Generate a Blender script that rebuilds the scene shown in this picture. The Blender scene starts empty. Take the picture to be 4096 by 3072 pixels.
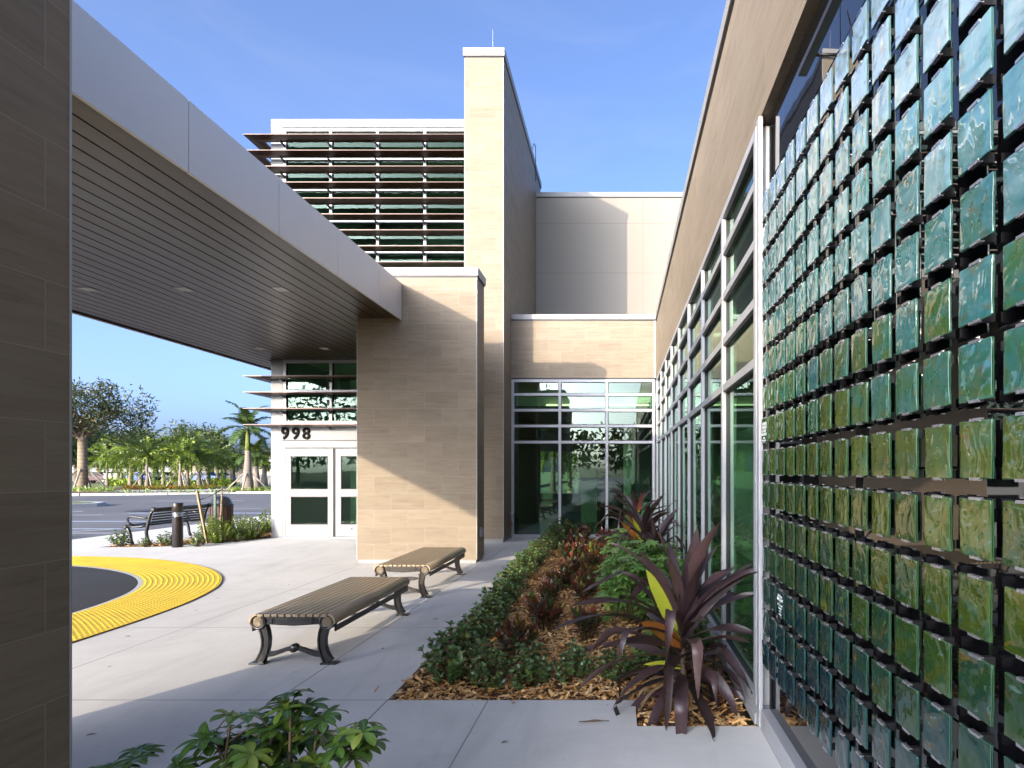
import bpy, bmesh, math, random
from mathutils import Vector, Matrix, noise as mnoise
random.seed(7)
S = bpy.context.scene
C = S.collection
PI = math.pi
R = math.radians

# ------------------------------------------------------------------ objects
def tag(o, label=None, cat=None, group=None, kind=None):
    if label: o['label'] = label
    if cat: o['category'] = cat
    if group: o['group'] = group
    if kind: o['kind'] = kind
    return o

def thing(name, label, cat, loc=(0, 0, 0), rz=0.0, group=None):
    o = bpy.data.objects.new(name, None)
    C.objects.link(o)
    o.empty_display_size = 0.2
    o.location = loc
    o.rotation_euler = (0, 0, rz)
    return tag(o, label, cat, group)

def origin_of(p):
    v = Vector((0, 0, 0))
    while p is not None:
        v += Vector(p.location)
        p = p.parent
    return v

class MB:
    def __init__(s):
        s.v = []; s.f = []; s.uv = []; s.m = []; s.sm = []
    def face(s, pts, uvs=None, m=0, smooth=False):
        i = len(s.v)
        s.v.extend([tuple(p) for p in pts])
        s.f.append(tuple(range(i, i + len(pts))))
        s.uv.append(uvs if uvs else [(0, 0)] * len(pts))
        s.m.append(m); s.sm.append(smooth)
    def mesh_faces(s, verts, faces, uvs=None, m=0, smooth=True):
        i = len(s.v)
        s.v.extend([tuple(p) for p in verts])
        for k, f in enumerate(faces):
            s.f.append(tuple(i + a for a in f))
            s.uv.append([uvs[a] for a in f] if uvs else [(0, 0)] * len(f))
            s.m.append(m); s.sm.append(smooth)
    def box(s, x0, x1, y0, y1, z0, z1, m=0, u0=0.0, v0=0.0):
        if x0 > x1: x0, x1 = x1, x0
        if y0 > y1: y0, y1 = y1, y0
        if z0 > z1: z0, z1 = z1, z0
        P = lambda x, y, z: (x, y, z)
        def q(a, b, c, d, uvf):
            s.face([a, b, c, d], [uvf(p) for p in (a, b, c, d)], m)
        fx = lambda p: (p[1] - u0, p[2] - v0)
        fy = lambda p: (p[0] - u0, p[2] - v0)
        fz = lambda p: (p[0] - u0, p[1] - v0)
        q(P(x0, y0, z0), P(x1, y0, z0), P(x1, y0, z1), P(x0, y0, z1), fy)
        q(P(x1, y1, z0), P(x0, y1, z0), P(x0, y1, z1), P(x1, y1, z1), fy)
        q(P(x0, y1, z0), P(x0, y0, z0), P(x0, y0, z1), P(x0, y1, z1), fx)
        q(P(x1, y0, z0), P(x1, y1, z0), P(x1, y1, z1), P(x1, y0, z1), fx)
        q(P(x0, y0, z1), P(x1, y0, z1), P(x1, y1, z1), P(x0, y1, z1), fz)
        q(P(x0, y1, z0), P(x1, y1, z0), P(x1, y0, z0), P(x0, y0, z0), fz)
        return s
    def prism(s, poly, fn, d0, d1, m=0, smooth=False):
        # poly: 2-D outline (counter-clockwise), fn(a, b, depth) -> xyz
        n = len(poly)
        A = [fn(a, b, d0) for a, b in poly]; B = [fn(a, b, d1) for a, b in poly]
        i = len(s.v); s.v.extend([tuple(p) for p in A + B])
        s.f.append(tuple(i + k for k in range(n))[::-1]); s.uv.append([(0, 0)] * n); s.m.append(m); s.sm.append(False)
        s.f.append(tuple(i + n + k for k in range(n))); s.uv.append([(0, 0)] * n); s.m.append(m); s.sm.append(False)
        for k in range(n):
            j = (k + 1) % n
            s.f.append((i + k, i + j, i + n + j, i + n + k)); s.uv.append([(0, 0)] * 4); s.m.append(m); s.sm.append(smooth)
        return s
    def tube(s, pts, rad, n=8, m=0, cap=True):
        pts = [Vector(p) for p in pts]
        if not isinstance(rad, (list, tuple)): rad = [rad] * len(pts)
        i0 = len(s.v)
        prev = None
        L = 0.0
        for k, p in enumerate(pts):
            d = (pts[min(k + 1, len(pts) - 1)] - pts[max(k - 1, 0)])
            d.normalize()
            if prev is None:
                a = Vector((0, 0, 1)) if abs(d.z) < 0.9 else Vector((1, 0, 0))
                x = d.cross(a).normalized()
            else:
                x = (prev - d * prev.dot(d)).normalized()
            prev = x
            y = d.cross(x)
            for j in range(n):
                t = 2 * PI * j / n
                s.v.append(tuple(p + (x * math.cos(t) + y * math.sin(t)) * rad[k]))
        for k in range(len(pts) - 1):
            L2 = L + (pts[k + 1] - pts[k]).length
            for j in range(n):
                a = i0 + k * n + j; b = i0 + k * n + (j + 1) % n
                s.f.append((a, b, b + n, a + n))
                s.uv.append([(j / n, L), ((j + 1) / n, L), ((j + 1) / n, L2), (j / n, L2)])
                s.m.append(m); s.sm.append(True)
            L = L2
        if cap:
            for k, fl in ((0, True), (len(pts) - 1, False)):
                idx = [i0 + k * n + j for j in range(n)]
                if fl: idx = idx[::-1]
                s.f.append(tuple(idx)); s.uv.append([(0, 0)] * n); s.m.append(m); s.sm.append(False)
        return s
    def lathe(s, prof, c=(0, 0, 0), n=24, m=0, axis='z', smooth=True):
        i0 = len(s.v)
        for r, h in prof:
            for j in range(n):
                t = 2 * PI * j / n
                a, b = r * math.cos(t), r * math.sin(t)
                p = (a, b, h) if axis == 'z' else ((a, h, b) if axis == 'y' else (h, a, b))
                s.v.append((p[0] + c[0], p[1] + c[1], p[2] + c[2]))
        for k in range(len(prof) - 1):
            for j in range(n):
                a = i0 + k * n + j; b = i0 + k * n + (j + 1) % n
                s.f.append((a, b, b + n, a + n)); s.uv.append([(0, 0)] * 4); s.m.append(m); s.sm.append(smooth)
        for k in (0, len(prof) - 1):
            if prof[k][0] > 1e-6:
                s.f.append(tuple(i0 + k * n + j for j in range(n))); s.uv.append([(0, 0)] * n); s.m.append(m); s.sm.append(False)
        return s
    def mesh(s, name, mats, fixn=False):
        me = bpy.data.meshes.new(name)
        me.from_pydata(s.v, [], s.f)
        ul = me.uv_layers.new(name='UVMap')
        flat = []
        for u in s.uv:
            for a in u: flat.extend((a[0], a[1]))
        ul.data.foreach_set('uv', flat)
        me.polygons.foreach_set('material_index', s.m)
        me.polygons.foreach_set('use_smooth', s.sm)
        for m in (mats if isinstance(mats, (list, tuple)) else [mats]):
            me.materials.append(m)
        if fixn:
            bm = bmesh.new(); bm.from_mesh(me)
            bmesh.ops.recalc_face_normals(bm, faces=bm.faces[:])
            bm.to_mesh(me); bm.free()
        me.update()
        return me
    def build(s, name, mats, parent=None, world=True, bevel=0.0, weld=False, fixn=False):
        me = s.mesh(name, mats, fixn)
        if parent is not None and world:
            o = origin_of(parent)
            if o.length > 0: me.transform(Matrix.Translation(-o))
        ob = bpy.data.objects.new(name, me)
        C.objects.link(ob)
        ob.parent = parent
        if weld or bevel > 0:
            w = ob.modifiers.new('weld', 'WELD'); w.merge_threshold = 0.0004
        if bevel > 0:
            b = ob.modifiers.new('bevel', 'BEVEL'); b.width = bevel; b.segments = 2; b.limit_method = 'ANGLE'
            b.angle_limit = R(40); b.harden_normals = True
            me.polygons.foreach_set('use_smooth', [True] * len(me.polygons))
        return ob

def struct(name, mb, mats, **k):
    o = mb.build(name, mats, None, **k)
    o['kind'] = 'structure'
    return o

def copy_thing(root, loc, rz=0.0, scale=(1, 1, 1), label=None, group=None):
    r = root.copy(); C.objects.link(r)
    r.location = loc; r.rotation_euler = (0, 0, rz); r.scale = scale
    if label: r['label'] = label
    if group: r['group'] = group
    for ch in list(root.children):
        c = ch.copy(); C.objects.link(c); c.parent = r
        for g in list(ch.children):
            d = g.copy(); C.objects.link(d); d.parent = c
    return r

ORD = ['first', 'second', 'third', 'fourth', 'fifth', 'sixth', 'seventh', 'eighth', 'ninth', 'tenth', 'eleventh',
       'twelfth', 'thirteenth', 'fourteenth', 'fifteenth', 'sixteenth']

# ---------------------------------------------------------------- materials
class NT:
    def __init__(s, name):
        s.mat = bpy.data.materials.new(name); s.mat.use_nodes = True
        s.t = s.mat.node_tree; s.t.nodes.clear()
        s.out = s.t.nodes.new('ShaderNodeOutputMaterial')
    def n(s, typ, ins=None, **props):
        nd = s.t.nodes.new(typ)
        for k, v in props.items(): setattr(nd, k, v)
        for k, v in (ins or {}).items(): s.set(nd.inputs[k], v)
        return nd
    def set(s, sock, v):
        if isinstance(v, bpy.types.NodeSocket): s.t.links.new(v, sock)
        elif isinstance(v, bpy.types.Node): s.t.links.new(v.outputs[0], sock)
        else:
            if sock.type == 'RGBA' and len(v) == 3: v = (*v, 1)
            sock.default_value = v
    def math(s, op, a, b=0.0, c=None, clamp=False):
        nd = s.t.nodes.new('ShaderNodeMath'); nd.operation = op; nd.use_clamp = clamp
        s.set(nd.inputs[0], a); s.set(nd.inputs[1], b)
        if c is not None: s.set(nd.inputs[2], c)
        return nd.outputs[0]
    def mix(s, f, a, b, mode='MIX'):
        nd = s.t.nodes.new('ShaderNodeMix'); nd.data_type = 'RGBA'; nd.blend_type = mode
        s.set(nd.inputs[0], f); s.set(nd.inputs[6], a); s.set(nd.inputs[7], b)
        return nd.outputs[2]
    def ramp(s, f, stops, interp='LINEAR'):
        nd = s.t.nodes.new('ShaderNodeValToRGB'); cr = nd.color_ramp; cr.interpolation = interp
        while len(cr.elements) < len(stops): cr.elements.new(0.5)
        for e, (p, c) in zip(cr.elements, stops):
            e.position = p; e.color = (*c, 1) if len(c) == 3 else c
        s.set(nd.inputs[0], f)
        return nd.outputs[0]
    def maprange(s, v, a, b, c=0.0, d=1.0):
        nd = s.t.nodes.new('ShaderNodeMapRange'); nd.clamp = True
        for k, x in zip((0, 1, 2, 3, 4), (v, a, b, c, d)): s.set(nd.inputs[k], x)
        return nd.outputs[0]
    def vmul(s, v, xyz):
        nd = s.t.nodes.new('ShaderNodeVectorMath'); nd.operation = 'MULTIPLY'
        s.set(nd.inputs[0], v); nd.inputs[1].default_value = xyz
        return nd.outputs[0]
    def vadd(s, a, b):
        nd = s.t.nodes.new('ShaderNodeVectorMath'); nd.operation = 'ADD'
        s.set(nd.inputs[0], a); s.set(nd.inputs[1], b)
        return nd.outputs[0]
    def noise(s, v, scale, detail=3, rough=0.55, dist=0.0, w=None):
        nd = s.t.nodes.new('ShaderNodeTexNoise')
        if w is not None:
            nd.noise_dimensions = '4D'; s.set(nd.inputs['W'], w)
        if v is not None: s.set(nd.inputs['Vector'], v)
        nd.inputs['Scale'].default_value = scale; nd.inputs['Detail'].default_value = detail
        nd.inputs['Roughness'].default_value = rough; nd.inputs['Distortion'].default_value = dist
        return nd.outputs[0]
    def bump(s, h, strength=0.3, dist=0.01):
        nd = s.t.nodes.new('ShaderNodeBump')
        nd.inputs['Strength'].default_value = strength; nd.inputs['Distance'].default_value = dist
        s.set(nd.inputs['Height'], h)
        return nd.outputs[0]
    def sep(s, v):
        nd = s.t.nodes.new('ShaderNodeSeparateXYZ'); s.set(nd.inputs[0], v)
        return nd.outputs
    def pos(s): return s.n('ShaderNodeNewGeometry').outputs['Position']
    def uv(s): return s.n('ShaderNodeTexCoord').outputs['UV']
    def obj(s): return s.n('ShaderNodeTexCoord').outputs['Object']
    def rand(s): return s.n('ShaderNodeObjectInfo').outputs['Random']
    def principled(s, col, rough=0.5, metal=0.0, normal=None, spec=0.5, **ins):
        nd = s.t.nodes.new('ShaderNodeBsdfPrincipled')
        s.set(nd.inputs['Base Color'], col); s.set(nd.inputs['Roughness'], rough); s.set(nd.inputs['Metallic'], metal)
        s.set(nd.inputs['Specular IOR Level'], spec)
        if normal is not None: s.set(nd.inputs['Normal'], normal)
        for k, v in ins.items(): s.set(nd.inputs[k], v)
        return nd.outputs[0]
    def done(s, sh):
        s.t.links.new(sh, s.out.inputs['Surface'])
        return s.mat

def plain(name, col, rough=0.5, metal=0.0, var=0.06, scale=6.0, bump=0.0, spec=0.5):
    t = NT(name)
    nz = t.noise(t.pos(), scale, 5, 0.6)
    k = t.maprange(nz, 0.3, 0.7, 1 - var, 1 + var)
    c = t.mix(1.0, col, t.n('ShaderNodeCombineColor', {0: k, 1: k, 2: k}), 'MULTIPLY')
    nrm = t.bump(t.noise(t.pos(), scale * 18, 3), bump, 0.002) if bump else None
    r = t.maprange(nz, 0.3, 0.7, rough * 0.88, min(1, rough * 1.12))
    return t.done(t.principled(c, r, metal, nrm, spec))

def m_stone():
    t = NT('travertine_tile')
    uv = t.uv()
    br = t.n('ShaderNodeTexBrick', {'Vector': uv, 'Color1': (0, 0, 0), 'Color2': (1, 1, 1), 'Mortar': (0.5, 0.5, 0.5), 'Scale': 1.0,
                                    'Mortar Size': 0.0026, 'Mortar Smooth': 0.1, 'Bias': 0.0, 'Brick Width': 0.61, 'Row Height': 0.305})
    br.offset = 0.5; br.offset_frequency = 2; br.squash = 1.0
    rnd = br.outputs['Color']; joint = br.outputs['Fac']
    rv = t.math('MULTIPLY', t.n('ShaderNodeSeparateColor', {0: rnd}).outputs[0], 30.0)
    st = t.noise(t.vmul(uv, (1.3, 17.0, 1)), 1.0, 6, 0.62, 0.6, w=rv)
    fine = t.noise(t.vmul(uv, (5.0, 70.0, 1)), 1.0, 4, 0.65, 0.3, w=rv)
    col = t.ramp(st, [(0.25, (0.43, 0.345, 0.26)), (0.45, (0.49, 0.41, 0.32)), (0.6, (0.53, 0.455, 0.36)), (0.8, (0.56, 0.49, 0.395))])
    f = t.maprange(fine, 0.33, 0.5, 0.83, 1.0)
    col = t.mix(1.0, col, t.n('ShaderNodeCombineColor', {0: f, 1: f, 2: t.math('POWER', f, 1.15)}), 'MULTIPLY')
    big = t.noise(t.vmul(uv, (1.4, 3.0, 1)), 1.0, 3, 0.5, 0.4, w=rv)
    col = t.mix(t.maprange(big, 0.45, 0.72, 0, 0.45), col, (0.62, 0.545, 0.44))
    k = t.maprange(rv, 0, 30, 0.93, 1.06)
    col = t.mix(1.0, col, t.n('ShaderNodeCombineColor', {0: k, 1: k, 2: k}), 'MULTIPLY')
    col = t.mix(joint, col, (0.64, 0.575, 0.49))
    pit = t.noise(t.vmul(uv, (30, 90, 1)), 1.0, 2, 0.5, w=rv)
    col = t.mix(t.maprange(pit, 0.70, 0.76, 0, 0.35), col, (0.25, 0.19, 0.13))
    col = t.mix(1.0, col, (0.41, 0.385, 0.34), 'MULTIPLY')
    h = t.math('ADD', t.math('MULTIPLY', joint, -1.0), t.math('MULTIPLY', fine, 0.12))
    return t.done(t.principled(col, 0.60, 0, t.bump(h, 0.35, 0.003), 0.22))

def m_stucco():
    t = NT('cream_panel')
    p = t.sep(t.pos())
    def line(sock, c, w):
        return t.math('LESS_THAN', t.math('ABSOLUTE', t.math('SUBTRACT', sock, c)), w)
    j = line(p[2], 9.59, 0.009)
    for sock, c in ((p[2], 8.0), (p[2], 6.5), (p[0], 0.73), (p[0], 3.4)):
        j = t.math('MAXIMUM', j, line(sock, c, 0.007))
    nz = t.noise(t.vmul(t.pos(), (1, 1, 0.5)), 1.1, 5, 0.6)
    col = t.mix(nz, (0.225, 0.205, 0.172), (0.25, 0.23, 0.195))
    sk = t.noise(t.vmul(t.pos(), (2.2, 2.2, 0.12)), 1.0, 5, 0.65)
    col = t.mix(t.maprange(sk, 0.45, 0.75, 0, 0.22), col, (0.20, 0.18, 0.15))
    col = t.mix(t.math('MULTIPLY', j, 0.65), col, (0.16, 0.13, 0.10))
    return t.done(t.principled(col, 0.85, 0, t.bump(t.noise(t.pos(), 60, 3), 0.12, 0.004), 0.15))

def m_concrete():
    t = NT('broom_concrete')
    P = t.pos(); p = t.sep(P)
    wob = t.math('MULTIPLY', t.math('SUBTRACT', t.noise(P, 9, 2), 0.5), 0.006)
    def line(sock, c, w):
        return t.math('LESS_THAN', t.math('ABSOLUTE', t.math('SUBTRACT', t.math('ADD', sock, wob), c)), w)
    def within(sock, a, b):
        return t.math('MULTIPLY', t.math('GREATER_THAN', sock, a), t.math('LESS_THAN', sock, b))
    j = line(p[0], -2.48, 0.0055)
    for c in (-4.58, -0.95, -11.2, -8.7):
        j = t.math('MAXIMUM', j, line(p[0], c, 0.005))
    j = t.math('MAXIMUM', j, t.math('MULTIPLY', line(p[0], -1.675, 0.006), t.math('LESS_THAN', p[1], 4.28)))
    for c in (4.28, 6.26, 8.3, 10.45, 12.6, 2.2, 0.2):
        j = t.math('MAXIMUM', j, line(p[1], c, 0.005))
    n1 = t.noise(P, 0.35, 6, 0.62, 0.4)
    n2 = t.noise(t.vmul(P, (1.0, 5.0, 1)), 3.0, 5, 0.7)
    n3 = t.noise(P, 90, 3, 0.6)
    col = t.ramp(n1, [(0.3, (0.53, 0.51, 0.465)), (0.5, (0.61, 0.59, 0.54)), (0.7, (0.66, 0.64, 0.585))])
    col = t.mix(t.maprange(n2, 0.35, 0.7, 0.0, 0.35), col, (0.53, 0.515, 0.49))
    col = t.mix(t.maprange(n3, 0.3, 0.45, 0.25, 0.0), col, (0.45, 0.44, 0.43))
    sp = t.n('ShaderNodeTexVoronoi', {'Vector': P, 'Scale': 1.6}).outputs['Distance']
    spot = t.math('MULTIPLY', t.math('LESS_THAN', sp, 0.05), t.maprange(t.noise(P, 2.0, 2), 0.5, 0.6, 0, 1))
    col = t.mix(t.math('MULTIPLY', spot, 0.6), col, (0.24, 0.22, 0.19))
    vs = t.n('ShaderNodeTexVoronoi', {'Vector': P, 'Scale': 14.0}).outputs['Distance']
    speck = t.math('MULTIPLY', t.math('LESS_THAN', vs, 0.055), t.maprange(t.noise(P, 4.0, 2), 0.55, 0.62, 0, 1))
    col = t.mix(t.math('MULTIPLY', speck, 0.6), col, (0.12, 0.10, 0.08))
    col = t.mix(t.math('MULTIPLY', j, 0.8), col, (0.10, 0.095, 0.09))
    pt = t.noise(t.vmul(P, (1, 0.7, 1)), 0.9, 6, 0.68, 1.2)
    col = t.mix(t.maprange(pt, 0.46, 0.72, 0, 0.50), col, (0.42, 0.405, 0.38))
    dr = t.noise(t.vmul(P, (2.2, 0.25, 1)), 1.0, 5, 0.7, 0.8)
    col = t.mix(t.maprange(dr, 0.52, 0.72, 0, 0.38), col, (0.38, 0.365, 0.34))
    h = t.math('ADD', t.math('MULTIPLY', j, -3.0), t.math('ADD', n3, t.noise(t.vmul(P, (14, 160, 1)), 1, 2)))
    rough = t.maprange(n1, 0.3, 0.7, 0.62, 0.82)
    return t.done(t.principled(col, rough, 0, t.bump(h, 0.25, 0.003), 0.35))

def m_asphalt(name, a, b):
    t = NT(name)
    P = t.pos()
    n1 = t.noise(t.vmul(P, (1.0, 0.5, 1)), 0.25, 6, 0.6, 0.5); n2 = t.noise(P, 140, 2)
    n3 = t.noise(t.vmul(P, (0.12, 1.3, 1)), 1.0, 5, 0.65, 0.6)
    c = t.mix(t.maprange(n1, 0.3, 0.7), (a, a, a * 1.03), (b, b, b * 1.02))
    c = t.mix(t.maprange(n3, 0.5, 0.72, 0, 0.5), c, (b * 1.35, b * 1.35, b * 1.35))
    c = t.mix(t.maprange(n2, 0.55, 0.75, 0, 0.35), c, (b * 1.7, b * 1.7, b * 1.65))
    return t.done(t.principled(c, 0.85, 0, t.bump(n2, 0.5, 0.004), 0.3))

def m_glass(name, tint, f0=0.10, gcol=(0.9, 1.0, 0.95), rough=0.0, wave=0.02):
    t = NT(name)
    g = t.n('ShaderNodeNewGeometry')
    nb = t.bump(t.noise(g.outputs['Position'], 0.9, 1, 0.4), wave, 0.1)
    d = t.n('ShaderNodeVectorMath', {0: g.outputs['Normal'], 1: g.outputs['Incoming']}, operation='DOT_PRODUCT').outputs['Value']
    c = t.math('SUBTRACT', 1.0, t.math('ABSOLUTE', d), clamp=True)
    F = t.math('ADD', f0, t.math('MULTIPLY', t.math('POWER', c, 5.0), 1 - f0))
    F = t.math('MULTIPLY', F, t.math('SUBTRACT', 1.0, g.outputs['Backfacing']))
    tr = t.n('ShaderNodeBsdfTransparent', {'Color': tint})
    gl = t.n('ShaderNodeBsdfGlossy', {'Color': gcol, 'Roughness': rough, 'Normal': nb})
    ms = t.n('ShaderNodeMixShader', {0: F, 1: tr.outputs[0], 2: gl.outputs[0]})
    return t.done(ms.outputs[0])

def m_leaf(name, stops, rough=0.38, trans=0.22, vein=None, spec=0.5, streak=None):
    t = NT(name)
    u = t.sep(t.uv())
    rnd = t.math('FRACT', t.math('ADD', u[0], t.math('MULTIPLY', t.rand(), 0.07)))
    c = t.ramp(rnd, stops)
    if vein:
        # uv.y 0..1 carries the distance from the midrib
        c = t.mix(t.maprange(u[1], 0.0, 0.35, vein[1], 0.0), c, vein[0])
    if streak:
        nz = t.noise(t.vmul(t.obj(), (26, 26, 9)), 1.0, 3, 0.6)
        c = t.mix(t.maprange(nz, 0.5, 0.62, 0, streak[1]), c, streak[0])
    nb = t.bump(t.noise(t.vmul(t.obj(), (1, 1, 1)), 55.0, 3, 0.6), 0.35, 0.004)
    fl = t.noise(t.obj(), 24.0, 3, 0.6)
    c = t.mix(t.maprange(fl, 0.58, 0.72, 0, 0.35), c, t.mix(0.6, c, (0.16, 0.12, 0.06)))
    p = t.principled(c, rough, 0, nb, spec)
    tl = t.n('ShaderNodeBsdfTranslucent', {'Color': t.mix(0.5, c, (0.25, 0.35, 0.05))})
    ms = t.n('ShaderNodeMixShader', {0: trans, 1: p, 2: tl.outputs[0]})
    return t.done(ms.outputs[0])

def m_tile():
    t = NT('kiln_glass_art')
    oi = t.n('ShaderNodeObjectInfo')
    rnd = oi.outputs['Random']; z = t.sep(oi.outputs['Location'])
    seed = t.math('MULTIPLY', rnd, 91.0)
    O = t.obj()
    h = t.math('ADD', t.maprange(z[2], 0.50, 3.32), t.math('MULTIPLY', t.math('SUBTRACT', rnd, 0.5), 0.13))
    # nearer columns sit a little bluer
    h = t.math('ADD', h, t.maprange(z[1], 3.8, 1.2, -0.05, 0.05))
    soft = t.noise(t.vmul(O, (1, 5, 9)), 1.0, 4, 0.6, 1.0, w=seed)
    h = t.math('ADD', h, t.math('MULTIPLY', t.math('SUBTRACT', soft, 0.5), 0.42))
    c = t.ramp(h, [(0.0, (0.004, 0.022, 0.030)), (0.14, (0.008, 0.034, 0.032)), (0.26, (0.016, 0.046, 0.011)), (0.38, (0.046, 0.068, 0.007)),
                   (0.47, (0.064, 0.098, 0.013)), (0.55, (0.030, 0.110, 0.050)), (0.65, (0.030, 0.145, 0.145)), (0.78, (0.15, 0.30, 0.32)),
                   (0.90, (0.32, 0.42, 0.42)), (1.0, (0.26, 0.39, 0.48))])  # art gradient by row; sky reflection and shade also mixed into these colours
    cw = t.maprange(h, 0.40, 0.72, 0.22, 0.80)
    och = t.noise(t.vmul(O, (1, 9, 13)), 1.0, 5, 0.65, 1.6, w=t.math('ADD', seed, 17.0))
    c = t.mix(t.maprange(och, 0.56, 0.68, 0, 0.7), c, (0.14, 0.085, 0.014))
    sw = t.noise(t.vmul(O, (1, 10, 22)), 1.0, 5, 0.6, 2.6, w=t.math('ADD', seed, 41.0))
    c = t.mix(t.maprange(sw, 0.58, 0.72, 0, 0.35), c, t.mix(0.5, c, (0.34, 0.52, 0.54)))
    dk = t.noise(t.vmul(O, (1, 8, 11)), 1.0, 4, 0.6, 1.2, w=t.math('ADD', seed, 63.0))
    c = t.mix(t.maprange(dk, 0.55, 0.7, 0, 0.5), c, (0.008, 0.085, 0.065))
    w1 = t.noise(t.vmul(O, (1, 13, 10)), 1.0, 1.0, 0.4, 1.2, w=t.math('ADD', seed, 5.0))
    w2 = t.noise(t.vmul(O, (1, 30, 24)), 1.0, 1, 0.4, 0.8, w=t.math('ADD', seed, 8.0))
    hh = t.math('ADD', w1, t.math('MULTIPLY', w2, 0.08))
    return t.done(t.principled(c, 0.025, 0, t.bump(hh, 0.17, 0.04), t.maprange(h, 0.4, 0.72, 0.55, 1.0), **{'IOR': 1.55, 'Coat Weight': cw, 'Coat Roughness': 0.015, 'Coat IOR': 1.6, 'Coat Normal': t.bump(hh, 0.17, 0.04)}))

def m_tile_edge():
    t = NT('kiln_glass_edge')
    oi = t.n('ShaderNodeObjectInfo'); z = t.sep(oi.outputs['Location'])
    h = t.maprange(z[2], 0.5, 3.32)
    c = t.ramp(h, [(0.0, (0.014, 0.055, 0.065)), (0.3, (0.035, 0.085, 0.025)), (0.5, (0.03, 0.10, 0.05)), (0.75, (0.04, 0.13, 0.12)), (1, (0.09, 0.17, 0.18))])
    return t.done(t.principled(c, 0.12, 0, t.bump(t.noise(t.obj(), 60, 2), 0.3, 0.002), 0.6))

def m_domes():
    t = NT('tactile_yellow')
    nz = t.noise(t.pos(), 3, 5, 0.65)
    c = t.mix(t.maprange(nz, 0.3, 0.7), (0.62, 0.42, 0.010), (0.70, 0.50, 0.016))
    c = t.mix(t.maprange(t.noise(t.pos(), 40, 3), 0.55, 0.75, 0, 0.35), c, (0.42, 0.25, 0.02))
    c = t.mix(t.maprange(t.noise(t.vmul(t.pos(), (1.2, 1.2, 1)), 1.6, 6, 0.7, 0.8), 0.5, 0.74, 0, 0.55), c, (0.36, 0.235, 0.04))
    return t.done(t.principled(c, 0.5, 0, None, 0.4))

def m_chip():
    t = NT('wood_chip')
    u = t.sep(t.uv())
    c = t.ramp(u[0], [(0.0, (0.10, 0.045, 0.018)), (0.2, (0.26, 0.115, 0.038)), (0.45, (0.52, 0.26, 0.085)), (0.7, (0.70, 0.42, 0.16)), (1.0, (0.80, 0.58, 0.30))])
    return t.done(t.principled(c, 0.75, 0, None, 0.3))

def m_bark(name, a, b, rings=None):
    t = NT(name)
    O = t.obj(); p = t.sep(O)
    nz = t.noise(t.vmul(O, (9, 9, 3)), 1.0, 5, 0.65)
    c = t.mix(nz, a, b)
    h = nz
    if rings:
        r = t.math('FRACT', t.math('ADD', t.math('MULTIPLY', p[2], rings), t.math('MULTIPLY', nz, 0.25)))
        ln = t.math('LESS_THAN', r, 0.16)
        c = t.mix(t.math('MULTIPLY', ln, 0.55), c, (a[0] * 0.35, a[1] * 0.35, a[2] * 0.35))
        h = t.math('SUBTRACT', nz, ln)
    return t.done(t.principled(c, 0.85, 0, t.bump(h, 0.5, 0.02), 0.3))

def m_soffit():
    t = NT('bronze_plank')
    P = t.pos(); p = t.sep(P)
    idx = t.math('FLOOR', t.math('DIVIDE', p[0], 0.205))
    nz = t.noise(t.vmul(P, (3, 0.5, 1)), 1.0, 4, 0.6, 0, w=t.math('MULTIPLY', idx, 3.7))
    c = t.mix(t.maprange(nz, 0.3, 0.7), (0.033, 0.020, 0.012), (0.047, 0.029, 0.017))
    return t.done(t.principled(c, t.maprange(nz, 0.3, 0.7, 0.28, 0.38), 0.15, None, 0.5))

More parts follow.
